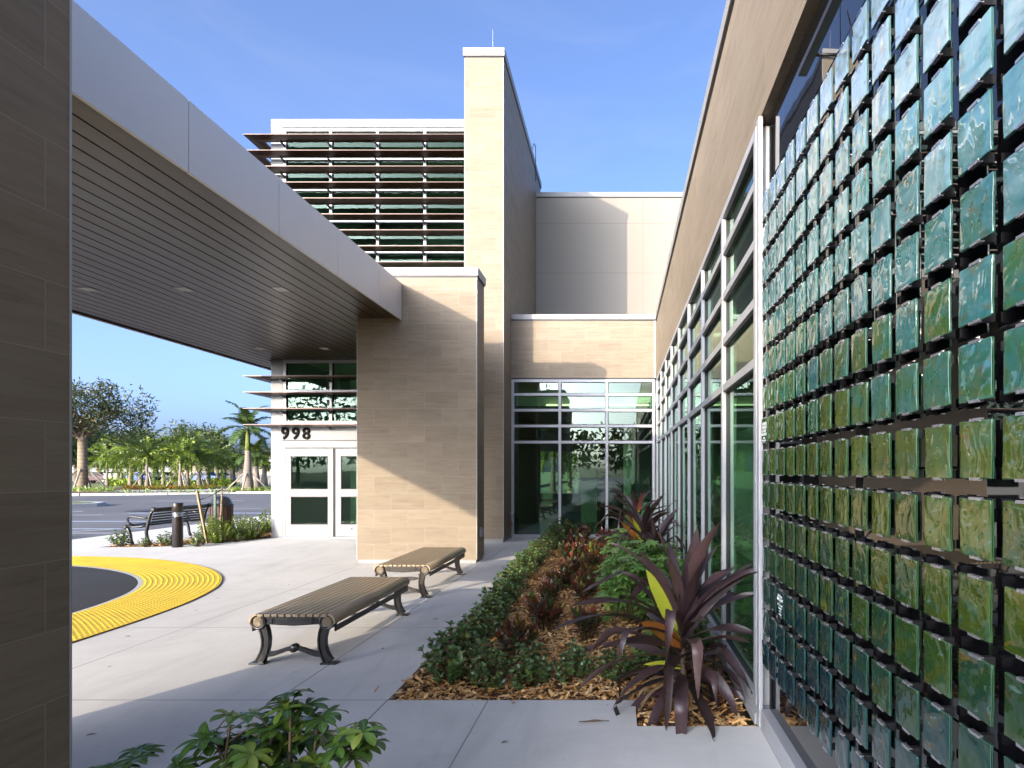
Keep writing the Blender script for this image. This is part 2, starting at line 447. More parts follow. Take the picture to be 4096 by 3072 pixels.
MAT = {}
def mats():
    M = MAT
    M['stone'] = m_stone(); M['stucco'] = m_stucco(); M['numeral'] = plain('matt_black', (0.010, 0.010, 0.010), 0.9, 0, 0.1, spec=0.05); M['concrete'] = m_concrete()
    M['asphalt'] = m_asphalt('dark_asphalt', 0.020, 0.032); M['road'] = m_asphalt('grey_asphalt', 0.085, 0.13)
    M['alum'] = plain('silver_aluminium', (0.36, 0.365, 0.37), 0.48, 0.15, 0.03)
    M['coping'] = plain('champagne_metal', (0.245, 0.24, 0.225), 0.55, 0.1, 0.04, 2.0)
    M['fascia'] = plain('silver_panel', (0.60, 0.555, 0.48), 0.46, 0.12, 0.05, 0.7)
    M['white'] = plain('white_painted_metal', (0.26, 0.265, 0.265), 0.7, 0.0, 0.03, spec=0.15)
    M['soffit'] = m_soffit()
    M['dark'] = plain('black_gasket', (0.012, 0.012, 0.013), 0.5, 0, 0.1)
    M['black'] = plain('black_cast_iron', (0.013, 0.013, 0.014), 0.34, 0.0, 0.2, 20, 0.15)
    M['bronze'] = plain('bronze_powder_coat', (0.29, 0.225, 0.145), 0.33, 0.2, 0.08, 30, 0.08)
    M['bronze_dk'] = plain('dark_bronze', (0.024, 0.018, 0.013), 0.35, 0.2, 0.1, 12, 0.05)
    M['copper'] = plain('copper_brown_paint', (0.060, 0.027, 0.016), 0.36, 0.25, 0.1, 4)
    M['copper_dk'] = plain('brown_blade_metal', (0.105, 0.042, 0.022), 0.42, 0.15, 0.1, 4)
    M['glass'] = m_glass('green_vision_glass', (0.60, 0.78, 0.66), 0.10, (0.78, 0.97, 0.84))
    M['glass_up'] = m_glass('green_entry_glass', (0.60, 0.82, 0.68), 0.022, (0.70, 0.97, 0.82))  # entrance block glass, reflection kept weak against the sky glow
    M['spandrel'] = None
    t = NT('lit_lamp'); M['lamp_on'] = t.done(t.n('ShaderNodeEmission', {'Color': (1, .86, .6), 'Strength': .55}).outputs[0])
    t = NT('black_spandrel_glass')
    nb = t.bump(t.noise(t.pos(), 1.3, 1.5, 0.4), 0.05, 0.1)
    M['spandrel'] = t.done(t.principled((0.006, 0.006, 0.007), 0.015, 0, nb, 1.0))
    M['tile'] = m_tile(); M['tile_edge'] = m_tile_edge()
    M['clip'] = plain('brushed_steel', (0.55, 0.55, 0.57), 0.28, 0.85, 0.05, 40)
    M['domes'] = m_domes(); M['chip'] = m_chip()
    M['soil'] = plain('dark_mulch_bed', (0.10, 0.052, 0.024), 0.95, 0, 0.5, 14, 0.6)
    M['wood'] = plain('stake_lumber', (0.26, 0.18, 0.09), 0.7, 0, 0.15, 9, 0.1)
    M['wood_grey'] = plain('weathered_lumber', (0.25, 0.22, 0.18), 0.8, 0, 0.15, 9, 0.1)
    M['slat_wood'] = plain('red_brown_slat', (0.048, 0.020, 0.013), 0.5, 0, 0.15, 10)
    M['paint_white'] = plain('road_paint_white', (0.50, 0.51, 0.51), 0.6, 0, 0.1, 5)
    M['paint_blue'] = plain('road_paint_blue', (0.20, 0.36, 0.62), 0.6, 0, 0.1, 5)
    M['kerb'] = plain('kerb_concrete', (0.42, 0.42, 0.40), 0.75, 0, 0.08, 2, 0.1)
    M['grass'] = plain('lawn', (0.10, 0.13, 0.03), 0.9, 0, 0.45, 3, 0.5)
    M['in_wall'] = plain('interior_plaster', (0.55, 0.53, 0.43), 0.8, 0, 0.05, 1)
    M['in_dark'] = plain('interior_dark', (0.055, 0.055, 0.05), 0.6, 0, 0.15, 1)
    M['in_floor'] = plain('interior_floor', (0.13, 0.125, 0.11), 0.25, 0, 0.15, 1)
    M['plastic'] = plain('grey_plastic', (0.30, 0.30, 0.30), 0.5, 0, 0.05)
    M['rust'] = plain('brown_cover', (0.09, 0.035, 0.02), 0.5, 0, 0.1)
    M['lens'] = plain('lamp_lens', (0.55, 0.55, 0.52), 0.25, 0.1, 0.05)
    M['clear'] = m_glass('clear_lens', (0.9, 0.92, 0.92), 0.2, (1, 1, 1))
    M['bark'] = m_bark('oak_bark', (0.15, 0.115, 0.075), (0.26, 0.205, 0.14), 3.2)
    M['palm_bark'] = m_bark('palm_bark', (0.14, 0.112, 0.084), (0.26, 0.22, 0.175), 5.0)
    M['shaft'] = m_bark('crownshaft', (0.09, 0.12, 0.025), (0.15, 0.17, 0.04))
    M['stem'] = plain('brown_stem', (0.10, 0.065, 0.035), 0.7, 0, 0.2, 30)
    M['gstem'] = plain('green_stem', (0.10, 0.12, 0.035), 0.6, 0, 0.2, 30)
    G = lambda *a: list(a)
    M['hedge'] = m_leaf('glossy_shrub_leaf', [(0, (0.041, 0.086, 0.028)), (0.5, (0.066, 0.132, 0.038)), (0.85, (0.112, 0.190, 0.051)), (0.94, (0.188, 0.248, 0.051)), (1, (0.300, 0.123, 0.025))],
                         0.30, 0.15, ((0.09, 0.14, 0.06), 0.35))
    M['scheff'] = m_leaf('umbrella_leaf', [(0, (0.063, 0.152, 0.032)), (0.5, (0.108, 0.251, 0.039)), (0.85, (0.188, 0.367, 0.063)), (1, (0.340, 0.484, 0.090))],
                          0.30, 0.22, ((0.16, 0.24, 0.08), 0.45))
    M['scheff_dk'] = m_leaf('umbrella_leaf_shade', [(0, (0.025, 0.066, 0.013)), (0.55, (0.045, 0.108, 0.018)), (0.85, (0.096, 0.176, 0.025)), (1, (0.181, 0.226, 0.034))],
                          0.28, 0.22, ((0.14, 0.19, 0.05), 0.5))  # darker copy of the umbrella leaf, foreground shade put into its colour
    M['croton'] = m_leaf('croton_leaf', [(0, (0.019, 0.051, 0.014)), (0.22, (0.032, 0.079, 0.019)), (0.36, (0.040, 0.027, 0.019)), (0.58, (0.055, 0.023, 0.021)), (0.76, (0.153, 0.026, 0.019)), (0.84, (0.044, 0.154, 0.023)), (0.95, (0.307, 0.170, 0.021)), (1, (0.453, 0.454, 0.032))],
                          0.28, 0.18, ((0.30, 0.05, 0.02), 0.4))
    M['cordy'] = m_leaf('purple_strap_leaf', [(0, (0.021, 0.012, 0.012)), (0.5, (0.036, 0.019, 0.022)), (0.85, (0.055, 0.029, 0.031)), (1, (0.087, 0.050, 0.044))],
                         0.42, 0.06, ((0.075, 0.036, 0.036), 0.4), 0.5)
    M['cordy_red'] = m_leaf('red_strap_leaf', [(0, (0.12, 0.022, 0.018)), (0.6, (0.16, 0.035, 0.03)), (1, (0.24, 0.075, 0.02))], 0.32, 0.25)
    M['cordy_or'] = m_leaf('orange_strap_leaf', [(0, (0.24, 0.07, 0.014)), (1, (0.34, 0.12, 0.02))], 0.32, 0.25)
    M['cordy_lime'] = m_leaf('lime_strap_leaf', [(0, (0.42, 0.46, 0.03)), (1, (0.52, 0.55, 0.05))], 0.32, 0.3)
    M['lime'] = m_leaf('yellow_green_leaf', [(0, (0.095, 0.149, 0.020)), (0.5, (0.176, 0.257, 0.024)), (1, (0.351, 0.405, 0.030))], 0.4, 0.3)
    M['oak'] = m_leaf('oak_leaf', [(0, (0.023, 0.032, 0.012)), (0.6, (0.040, 0.051, 0.016)), (0.9, (0.066, 0.075, 0.021)), (1, (0.106, 0.062, 0.018))], 0.45, 0.2)
    M['bush'] = m_leaf('tree_leaf', [(0, (0.027, 0.041, 0.014)), (0.6, (0.047, 0.068, 0.019)), (1, (0.085, 0.106, 0.025))], 0.5, 0.25)
    M['frond'] = m_leaf('palm_frond', [(0, (0.072, 0.122, 0.023)), (0.5, (0.129, 0.201, 0.031)), (0.85, (0.229, 0.301, 0.043)), (1, (0.373, 0.388, 0.050))], 0.4, 0.25)
    M['frond_dk'] = m_leaf('royal_frond', [(0, (0.031, 0.060, 0.019)), (0.6, (0.058, 0.102, 0.026)), (1, (0.108, 0.156, 0.036))], 0.4, 0.25)
    M['brom'] = m_leaf('bromeliad_leaf', [(0, (0.080, 0.112, 0.016)), (0.4, (0.192, 0.216, 0.024)), (0.6, (0.288, 0.240, 0.040)), (0.75, (0.240, 0.056, 0.016)), (1, (0.320, 0.088, 0.024))], 0.45, 0.3)
    M['dry'] = plain('dry_leaf', (0.20, 0.12, 0.055), 0.7, 0, 0.3, 30)
    M['car_blue'] = plain('blue_car_paint', (0.02, 0.05, 0.16), 0.2, 0.2, 0.02)
    M['car_dark'] = plain('dark_car_paint', (0.02, 0.02, 0.022), 0.2, 0.2, 0.02)
    M['car_red'] = plain('maroon_car_paint', (0.035, 0.008, 0.010), 0.2, 0.2, 0.02)
    M['car_white'] = plain('white_car_paint', (0.7, 0.7, 0.7), 0.2, 0.0, 0.02)
    M['car_glass'] = plain('car_glass', (0.015, 0.018, 0.02), 0.08, 0, 0.02)
    M['tyre'] = plain('tyre_rubber', (0.015, 0.015, 0.015), 0.8, 0, 0.1)
    M['garage'] = plain('garage_concrete', (0.20, 0.20, 0.20), 0.8, 0, 0.06, 0.5)
    M['garage_tan'] = plain('tan_wall', (0.26, 0.225, 0.18), 0.8, 0, 0.06, 0.5)
mats()
M = MAT
# ================================================================ building
B = thing('entrance_building', 'cream stone and glass building with a tall stone tower and 998 over its door', 'building', (-3.1, 14.7, 0))

def wall_box(mb, ax, plane, a0, a1, d0, d1, z0, z1, m=0):
    if ax == 'y': mb.box(a0, a1, plane + d0, plane + d1, z0, z1, m)
    else: mb.box(plane + d0, plane + d1, a0, a1, z0, z1, m)

def curtain(name, ax, plane, av, zv, w=0.064, proud=0.055, glass='glass', label=None, mat='alum', skip=None):
    """aluminium grid: av = mullion centres along the wall, zv = transom centres (first and last are the perimeter)"""
    fr = MB(); h = w / 2
    for a in (av[0], av[-1]): wall_box(fr, ax, plane, a - h, a + h, -proud, 0.07, zv[0] - h, zv[-1] + h)
    for z in (zv[0], zv[-1]): wall_box(fr, ax, plane, av[0] + h, av[-1] - h, -proud, 0.07, z - h, z + h)
    f = fr.build(name, M[mat], B, bevel=0.004)
    if label: f['label'] = label
    for a in av[1:-1]:
        b = MB(); wall_box(b, ax, plane, a - h, a + h, -proud, 0.07, zv[0] + h, zv[-1] - h)
        b.build('mullion', M[mat], f, bevel=0.004)
    for z in zv[1:-1]:
        b = MB()
        for i in range(len(av) - 1):
            wall_box(b, ax, plane, av[i] + h, av[i + 1] - h, -proud + 0.004, 0.07, z - h, z + h)
        b.build('transom', M[mat], f, bevel=0.004)
    gk = MB(); e = 0.013
    for i in range(len(av) - 1):
        for k in range(len(zv) - 1):
            a0, a1, z0, z1 = av[i] + h, av[i + 1] - h, zv[k] + h, zv[k + 1] - h
            # black glazing gasket round every pane
            wall_box(gk, ax, plane, a0, a0 + e, -0.022, 0.02, z0, z1); wall_box(gk, ax, plane, a1 - e, a1, -0.022, 0.02, z0, z1)
            wall_box(gk, ax, plane, a0 + e, a1 - e, -0.022, 0.02, z0, z0 + e); wall_box(gk, ax, plane, a0 + e, a1 - e, -0.022, 0.02, z1 - e, z1)
            if skip and skip(i, k): continue
            a0 += e; a1 -= e; z0 += e; z1 -= e
            t1 = random.uniform(-1, 1) * 0.0022 * (a1 - a0); t2 = random.uniform(-1, 1) * 0.0022 * (z1 - z0)
            def P(a, z, d):
                d = d + t1 * (1 if a > (a0 + a1) / 2 else -1) + t2 * (1 if z > (z0 + z1) / 2 else -1)
                return (a, plane + d, z) if ax == 'y' else (plane + d, a, z)
            g = MB()
            fr_ = [P(a0, z0, -.005), P(a1, z0, -.005), P(a1, z1, -.005), P(a0, z1, -.005)]
            bk = [P(a0, z0, .005), P(a1, z0, .005), P(a1, z1, .005), P(a0, z1, .005)]
            if ax == 'x': fr_ = fr_[::-1]; bk = bk[::-1]
            g.face(fr_); g.face(bk[::-1])
            for q in range(4):
                r_ = (q + 1) % 4
                g.face([fr_[r_], fr_[q], bk[q], bk[r_]])
            g.build('pane', M[glass], f)
    gk.build('gasket', M['dark'], f)
    return f

def coping(parent, x0, x1, y0, y1, z0, z1, o=0.03, name='coping'):
    m = MB()
    m.box(x0 - o, x1 + o, y0 - o, y1 + o, z0 + 0.03, z1)
    c = m.build(name, M['coping'], parent, bevel=0.006)
    r = MB(); r.box(x0 - 0.004, x1 + 0.004, y0 - 0.004, y1 + 0.004, z0, z0 + 0.029)
    r.build('shadow_reveal', M['dark'], c)  # shade of the gap under the coping put in as a black strip
    return c

SV = 0.037
def stone_box(x0, x1, y0, y1, z0, z1, u0=0.0):
    m = MB()
    m.box(x0, x1, y0, y1, z0, z1, 0, u0, SV)
    return m

# ---- tall tower
TX0, TX1, TY0, TY1 = -3.59, -2.69, 13.7, 20.1
tw = stone_box(TX0, TX1, TY0, TY1, 0.09, 11.2, TX0 + 0.42).build('stone_tower', M['stone'], B)
coping(tw, TX0, TX1, TY0, TY1, 11.2, 11.42)
m = MB(); m.box(TX0 + .012, TX1 - .012, TY0 + .012, TY1, 0, 0.088); m.build('plinth', M['coping'], tw)
m = MB()
for y in (TY0,):
    m.box(TX1 - .006, TX1 + .004, y - .004, y + .006, 0.1, 11.19)
    m.box(TX0 - .004, TX0 + .006, y - .004, y + .006, 0.1, 11.19)
m.build('corner_trim', M['alum'], tw)
m = MB(); m.tube([(-2.99, 13.95, 11.42), (-2.99, 13.95, 12.03)], [.008, .005], 6); m.lathe([(.03, 11.42), (.03, 11.44), (.012, 11.47)], (-2.99, 13.95, 0), 10)
m.build('lightning_rod', M['alum'], tw)
m = MB()
m.tube([(-2.66, 18.0, 11.43), (-2.62, 18.05, 11.62), (-2.60, 18.25, 11.66), (-2.60, 18.3, 11.2), (-2.60, 18.3, 10.6)], .012, 6)
m.build('lightning_cable', M['dark'], tw)
m = MB()                                             # hose bib and its brown cover on the tower flank
m.tube([(-2.68, 14.42, .62), (-2.58, 14.42, .62)], .016, 8); m.tube([(-2.585, 14.42, .62), (-2.585, 14.42, .56)], .012, 8)
m.tube([(-2.60, 14.36, .645), (-2.60, 14.48, .645)], .01, 6)
m.build('hose_bib', M['clip'], tw)
m = MB(); m.prism([(0, .30), (.10, .34), (.10, .40), (0, .66)], lambda a, b, d: (-2.69 + a, d, b), 14.18, 14.30); m.build('bib_cover', M['rust'], tw)

# ---- header wall above the recessed glazing
HY = 14.68
hw = stone_box(TX1, 0.905, HY, HY + .3, 3.96, 5.37, -2.38).build('stone_wall', M['stone'], B)
coping(hw, TX1 + .032, 0.872, HY, HY + .3, 5.37, 5.53)
m = MB(); m.box(TX1, .87, HY - .012, HY + .05, 3.925, 3.958); m.build('head_flashing', M['dark'], hw)
m = MB(); m.box(.845, .885, HY - .02, HY - .002, 3.96, 5.37); m.build('corner_trim', M['alum'], hw)
cw = curtain('curtain_wall', 'y', HY + .05, [-2.655, -1.49, -.325, .835], [.055, 2.37, 2.77, 3.16, 3.55, 3.89])
m = MB(); m.box(TX1 + .002, .90, HY + .02, HY + .12, -.01, .022); m.build('sill', M['alum'], cw)

# ---- rear rendered wall
rw = MB().box(TX1 + .001, 7.5, 19.0, 19.3, 4.9, 10.4).build('rendered_wall', M['stucco'], B)
coping(rw, TX1 + .035, 7.5, 19.0, 19.3, 10.4, 10.58)
m = MB(); m.box(TX1, 7.5, 15.0, 19.0, 4.9, 5.05); m.build('flat_roof', M['garage'], B)

# ---- right wing: stone band, side glazing, black glass
RX = 0.905
sw = stone_box(RX, RX + .3, -9.0, HY + .3, 3.93, 5.36, HY).build('stone_wall', M['stone'], B)
coping(sw, RX, RX + .3, -9.0, HY + .25, 5.36, 5.53)
m = MB(); m.box(RX - .004, RX + .05, 3.9, HY - .02, 3.90, 3.928); m.build('head_flashing', M['dark'], sw)
YS = [3.90] + [5.17 + 1.30 * i for i in range(8)] + [14.60]
sc = curtain('curtain_wall', 'x', RX + .035, YS, [.155, 2.37, 2.77, 3.16, 3.55, 3.87], label='long side glazing of silver mullions reflecting the stone')
m = MB(); m.box(RX - .015, RX + .09, 3.87, HY, 0.0, .12); m.build('sill', M['alum'], sc, bevel=.004)
m = MB(); m.box(RX - .028, RX - .0155, 3.87, HY, 0.0, .07); m.build('flashing', M['alum'], sc)
# end post between glazing and art wall
m = MB(); m.box(RX - .016, RX + .012, 3.80, 3.866, 0, 3.928); m.build('end_post', M['alum'], B, bevel=.004)
# black glass backing in butt-jointed sheets
bz = [.13, .94, 1.66, 2.37, 3.13, 3.49, 3.90]
by = [3.80, 2.58, 1.35, .1, -1.2]
for i in range(4):
    for k in range(6):
        m = MB(); a = random.uniform(-1, 1) * .0012; b = random.uniform(-1, 1) * .0012
        y0, y1, z0, z1 = by[i + 1] + .004, by[i] - .004, bz[k] + .004, bz[k + 1] - .004
        X = RX + .052
        F = [(X + a + b, y1, z0), (X - a + b, y0, z0), (X - a - b, y0, z1), (X + a - b, y1, z1)]
        m.face(F); G_ = [(X + .03, p[1], p[2]) for p in F]; m.face(G_[::-1])
        for q in range(4):
            r_ = (q + 1) % 4; m.face([F[r_], F[q], G_[q], G_[r_]])
        m.build('spandrel_panel', M['spandrel'], B)
m = MB(); m.box(RX + .08, RX + .12, -1.2, 3.8, .1, 3.925); m.build('backing_board', M['dark'], B)
m = MB(); m.box(RX - .005, RX + .10, -9, 3.799, 0, .128); m.build('base_kerb', M['alum'], B, bevel=.004)
m = MB(); m.box(RX + .001, RX + .3, -9, -1.2, .13, 3.928, 0, 0, SV); m.build('stone_wall', M['stone'], B)

# ---- entrance block (two storeys of glass)
EX0, EX1, EY = -8.63, TX0, 14.70
m = MB(); m.box(EX0, -8.335, EY - .03, 20, 0, 10.15); cp = m.build('corner_panel', M['white'], B, bevel=.004)
m = MB()
for z in (2.41, 4.36, 6.69, 7.45, 8.21, 8.97, 9.73):
    m.box(EX0 - .003, -8.332, EY - .033, EY - .02, z - .004, z + .004)
m.build('panel_joint', M['dark'], cp)
XE = [-8.30, -7.16, -6.0, -4.83, -3.63]
lo = curtain('curtain_wall', 'y', EY + .03, XE, [2.86, 3.63, 4.36], glass='glass_up')
up = curtain('curtain_wall', 'y', EY + .03, XE, [4.9, 5.53, 6.3, 7.07, 7.84, 8.62, 9.39, 10.10], glass='glass_up', w=.07)
m = MB(); m.box(EX0, EX1, EY - .035, 20, 10.152, 10.36); rc = m.build('coping', M['white'], B, bevel=.006)
m = MB(); m.box(-8.334, EX1, EY - .01, EY + .1, 4.40, 4.86); m.build('spandrel_panel', M['alum'], B)
# sign band with the street number
m = MB(); m.box(-8.334, EX1, EY - .025, EY + .1, 2.425, 2.824); sb = m.build('sign_band', M['white'], B, bevel=.003)
m = MB(); m.box(-8.334, EX1, EY - .012, EY + .08, 2.398, 2.424); m.build('door_head_gap', M['dark'], sb)

def text_mesh(s, size, depth, mat, name, parent, place, off=0.0, weight=0.0, space=1.0, align='LEFT', sx=1.0):
    cu = bpy.data.curves.new('txt', 'FONT'); cu.body = s; cu.size = size; cu.extrude = depth; cu.bevel_depth = weight; cu.bevel_resolution = 1
    cu.space_character = space; cu.align_x = align; cu.space_line = 0.95
    tmp = bpy.data.objects.new('txt', cu); C.objects.link(tmp)
    dg = bpy.context.evaluated_depsgraph_get(); dg.update()
    me = bpy.data.meshes.new_from_object(tmp.evaluated_get(dg)); bpy.data.objects.remove(tmp); bpy.data.curves.remove(cu)
    me.name = name
    me.transform(Matrix.Diagonal((sx, 1, 1, 1)))
    me.transform(place)
    if parent is not None:
        o = origin_of(parent); me.transform(Matrix.Translation(-o))
    me.materials.clear(); me.materials.append(mat)
    ob = bpy.data.objects.new(name, me); C.objects.link(ob); ob.parent = parent
    return ob
UP = Matrix.Rotation(R(90), 4, 'X')
for i, ch in enumerate('998'):
    text_mesh(ch, 0.395, 0.012, M['numeral'], 'numeral', sb, Matrix.Translation((-8.375 + i * .262, EY - .038, 2.452)) @ UP, weight=.010, sx=.98)

# sliding doors
def door(x0, x1, y):
    d = MB(); z0, z1 = .03, 2.215
    st = .125
    d.box(x0, x0 + st, y - .025, y + .025, z0, z1); d.box(x1 - st, x1, y - .025, y + .025, z0, z1)
    for a, b in ((z0, .325), (1.025, 1.20), (2.03, z1)):
        d.box(x0 + st, x1 - st, y - .0245, y + .0245, a, b)
    D = d.build('sliding_door', M['white'], B)
    for a, b in ((.325, 1.025), (1.20, 2.03)):
        g = MB(); g.box(x0 + st, x1 - st, y - .006, y + .006, a, b)
        g.build('pane', M['glass_up'], D)
    gk = MB()
    for a, b in ((.325, 1.025), (1.20, 2.03)):
        e = .014
        gk.box(x0 + st, x0 + st + e, y - .027, y + .02, a, b); gk.box(x1 - st - e, x1 - st, y - .027, y + .02, a, b)
        gk.box(x0 + st + e, x1 - st - e, y - .027, y + .02, a, a + e); gk.box(x0 + st + e, x1 - st - e, y - .027, y + .02, b - e, b)
    gk.build('gasket', M['dark'], D)
    return D
door(-8.285, -7.105, EY + .02)
d2 = door(-7.06, -5.88, EY + .055)
m = MB(); m.box(-6.68, -6.38, EY + .0265, EY + .0295, .195, .255); pl = m.build('door_label', M['white'], d2)
m = MB()
for a, b, c_, e in ((-6.675, -6.655, .2, .25), (-6.65, -6.625, .21, .232), (-6.61, -6.58, .232, .238), (-6.57, -6.55, .232, .246), (-6.55, -6.50, .199, .216), (-6.53, -6.44, .232, .238), (-6.42, -6.39, .199, .216), (-6.675, -6.385, .196, .1985)):
    m.box(a, b, EY + .0255, EY + .0263, c_, e)
m.build('label_print', M['dark'], d2)
m = MB(); m.box(-8.285, EX1, EY - .012, EY + .09, 2.235, 2.396); dh = m.build('door_header', M['white'], B)
m = MB(); m.box(-8.278, -8.18, EY - .0145, EY - .0125, 2.26, 2.268); m.box(-8.278, -8.18, EY - .0145, EY - .0125, 2.277, 2.285); m.build('header_label', M['plastic'], dh)
m = MB(); m.box(-8.332, -8.292, EY - .015, EY + .08, 0, 2.396); m.build('door_jamb', M['alum'], B)
m = MB(); m.box(-7.10, -7.064, EY + .03, EY + .06, 0.02, 2.22); m.build('door_gap', M['dark'], B)
m = MB(); m.box(-8.33, EX1, EY - .03, EY + .1, .0005, .018); m.build('threshold', M['alum'], B)
curtain('side_light', 'y', EY + .05, [-5.84, -4.8, -3.63], [.05, 1.1, 2.2], glass='glass_up', mat='white')

# sunshade blades that wrap the left corner
def blade(z, xr):
    p0, p1 = .44, .115           # projection of the outer and inner edge
    yf, yb = EY - p0, EY - p1
    xl, xi = EX0 - p0, EX0 - p1
    b = MB()
    # cross-section: thin lip outside, thicker inside
    def ring(t):   # t: 0 right end, 1 corner, 2 far end of the return
        if t == 0: O, I = (xr, yf), (xr, yb)
        elif t == 1: O, I = (xl, yf), (xi, yb)
        else: O, I = (xl, 17.2), (xi, 17.2)
        mid = ((O[0] * .45 + I[0] * .55), (O[1] * .45 + I[1] * .55))
        return [(O[0], O[1], z - .008), (O[0], O[1], z + .008), (mid[0], mid[1], z + .030), (I[0], I[1], z + .018),
                (I[0], I[1], z - .022), (mid[0], mid[1], z - .034)]
    rs = [ring(0), ring(1), ring(2)]
    for a, c in ((rs[0], rs[1]), (rs[1], rs[2])):
        for k in range(6):
            j = (k + 1) % 6
            b.face([a[k], a[j], c[j], c[k]], m=0)
    b.face(rs[0][::-1]); b.face(rs[2])
    o = b.build('sunshade_blade', M['copper'], B, fixn=True)
    for x in XE:
        if x > xr: continue
        br = MB()
        br.box(x - .018, x + .018, yb - .10, EY + .0, z - .062, z - .034)
        br.prism([(yb - .12, z - .034), (EY - .02, z - .10), (EY - .02, z - .034)], lambda a, c, d: (d, a, c), x - .012, x + .012)
        br.build('bracket', M['bronze_dk'], o)
    return o
for z in (2.775, 3.165, 3.555, 3.945): blade(z, -3.62)
for i in range(9): blade(9.755 - .3835 * i, -3.62)

# shell and rooms behind the glass
sh = MB()
sh.box(EX0, EX1, EY + .2, 20, 10.0, 10.14)
sh.box(EX0 + .01, -8.34, 14.9, 20, .03, 4.3)
sh.build('roof_slab', M['in_wall'], B)
m = MB(); m.box(-8.33, TX0, 14.8, 20, 4.5, 4.8); m.build('floor_slab', M['in_wall'], B)
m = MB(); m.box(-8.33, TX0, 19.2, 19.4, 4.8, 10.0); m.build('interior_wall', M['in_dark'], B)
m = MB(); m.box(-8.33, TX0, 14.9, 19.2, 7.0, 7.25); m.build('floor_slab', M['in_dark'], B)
m = MB(); m.box(-8.33, 8.0, 14.82, 24, -.02, .015); m.box(RX + .14, 8.0, -9, 14.82, -.02, .015); m.build('interior_floor', M['in_floor'], B)
m = MB()
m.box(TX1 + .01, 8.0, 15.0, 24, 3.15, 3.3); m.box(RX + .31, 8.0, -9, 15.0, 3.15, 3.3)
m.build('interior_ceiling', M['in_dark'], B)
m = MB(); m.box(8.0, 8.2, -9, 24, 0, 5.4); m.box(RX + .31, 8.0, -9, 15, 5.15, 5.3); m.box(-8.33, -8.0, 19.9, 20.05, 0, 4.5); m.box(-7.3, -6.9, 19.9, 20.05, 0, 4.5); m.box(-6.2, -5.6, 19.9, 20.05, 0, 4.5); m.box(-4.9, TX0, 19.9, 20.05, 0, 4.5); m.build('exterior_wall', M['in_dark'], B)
m = MB()
m.box(-1.25, -.75, 19.0, 19.2, .015, 3.14); m.box(.10, .42, 17.2, 17.4, .015, 3.14); m.box(.45, 8, 21.0, 21.2, .015, 3.14)
m.box(2.4, 2.6, 6.0, 14.0, .015, 3.14); m.box(-7.55, -7.25, 16.6, 16.8, .015, 4.3); m.box(-6.35, -6.1, 17.2, 17.4, .015, 4.3); m.box(-8.0, -7.75, 16.2, 16.4, .015, 4.3)
m.build('interior_wall', M['in_wall'], B)
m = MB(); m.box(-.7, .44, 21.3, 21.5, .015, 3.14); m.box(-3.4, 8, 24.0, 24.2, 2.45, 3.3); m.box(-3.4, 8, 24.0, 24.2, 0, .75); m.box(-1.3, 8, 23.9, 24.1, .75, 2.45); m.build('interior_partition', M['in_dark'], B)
for x, y in ((-1.6, 16.5), (-1.5, 17.5), (.2, 16.6), (.25, 17.7), (-.4, 19.2)):
    m = MB(); m.box(x - .12, x + .12, y - .06, y + .06, 3.135, 3.148); m.build('ceiling_light', M['lens'], B)

m = MB(); m.box(TX1 + .02, RX + .13, 15.35, 15.45, 3.31, 4.4); m.box(TX1 + .02, RX + .13, 14.85, 15.35, 4.0, 4.1); m.build('sky_reflection_panel', M['in_wall'], B)  # pale board added behind the upper panes in place of reflected sky
m = MB(); m.box(-1.9, .75, 15.24, 15.30, 3.33, 3.37); m.build('linear_lamp', M['lamp_on'], B)
# rooms' furniture seen through the glass
t = thing('reception_desk', 'pale reception desk with dark screens seen through the far glazing', 'desk', (.55, 16.4, .015))
m = MB(); m.box(0.1, 1.0, 16.2, 16.7, .02, .80); m.build('counter', M['in_wall'], t, bevel=.01)
m = MB(); m.box(.05, 1.05, 16.15, 16.75, .802, .84); m.build('desk_top', M['in_dark'], t, bevel=.005)
t = thing('computer_screen', 'dark computer screen on the reception desk behind the far glazing', 'screen', (.55, 16.45, .842))
m = MB(); m.box(.30, .80, 16.44, 16.47, 1.0, 1.30); m.build('panel', M['dark'], t, bevel=.005)
m = MB(); m.box(.53, .57, 16.47, 16.49, .86, 1.1); m.box(.43, .67, 16.40, 16.56, .842, .858); m.build('stand', M['dark'], t)

# ================================================================ pier and canopy
t = thing('stone_pier', 'tall travertine pier standing in front of the sliding doors under the canopy end', 'pier', (-3.65, 10.95, 0))
pr = stone_box(-4.73, -2.575, 10.67, 11.24, .06, 5.13, -4.73).build('stone_cladding', M['stone'], t)
m = MB(); m.box(-4.71, -2.595, 10.69, 11.22, 0, .058); m.build('plinth', M['coping'], t)
coping(t, -4.73, -2.575, 10.67, 11.24, 5.13, 5.31)
m = MB()
for x in (-4.73, -2.575):
    for y in (10.67,): m.box(x - .004, x + .004, y - .004, y + .004, .06, 5.13)
m.build('corner_trim', M['alum'], t)
m = MB(); m.box(-2.575, -2.535, 10.86, 10.98, .44, .62); ob = m.build('outlet_box', M['plastic'], t, bevel=.012)
m = MB(); m.tube([(-2.53, 10.95, .47), (-2.53, 10.95, .59)], .012, 6); m.build('latch', M['plastic'], ob)

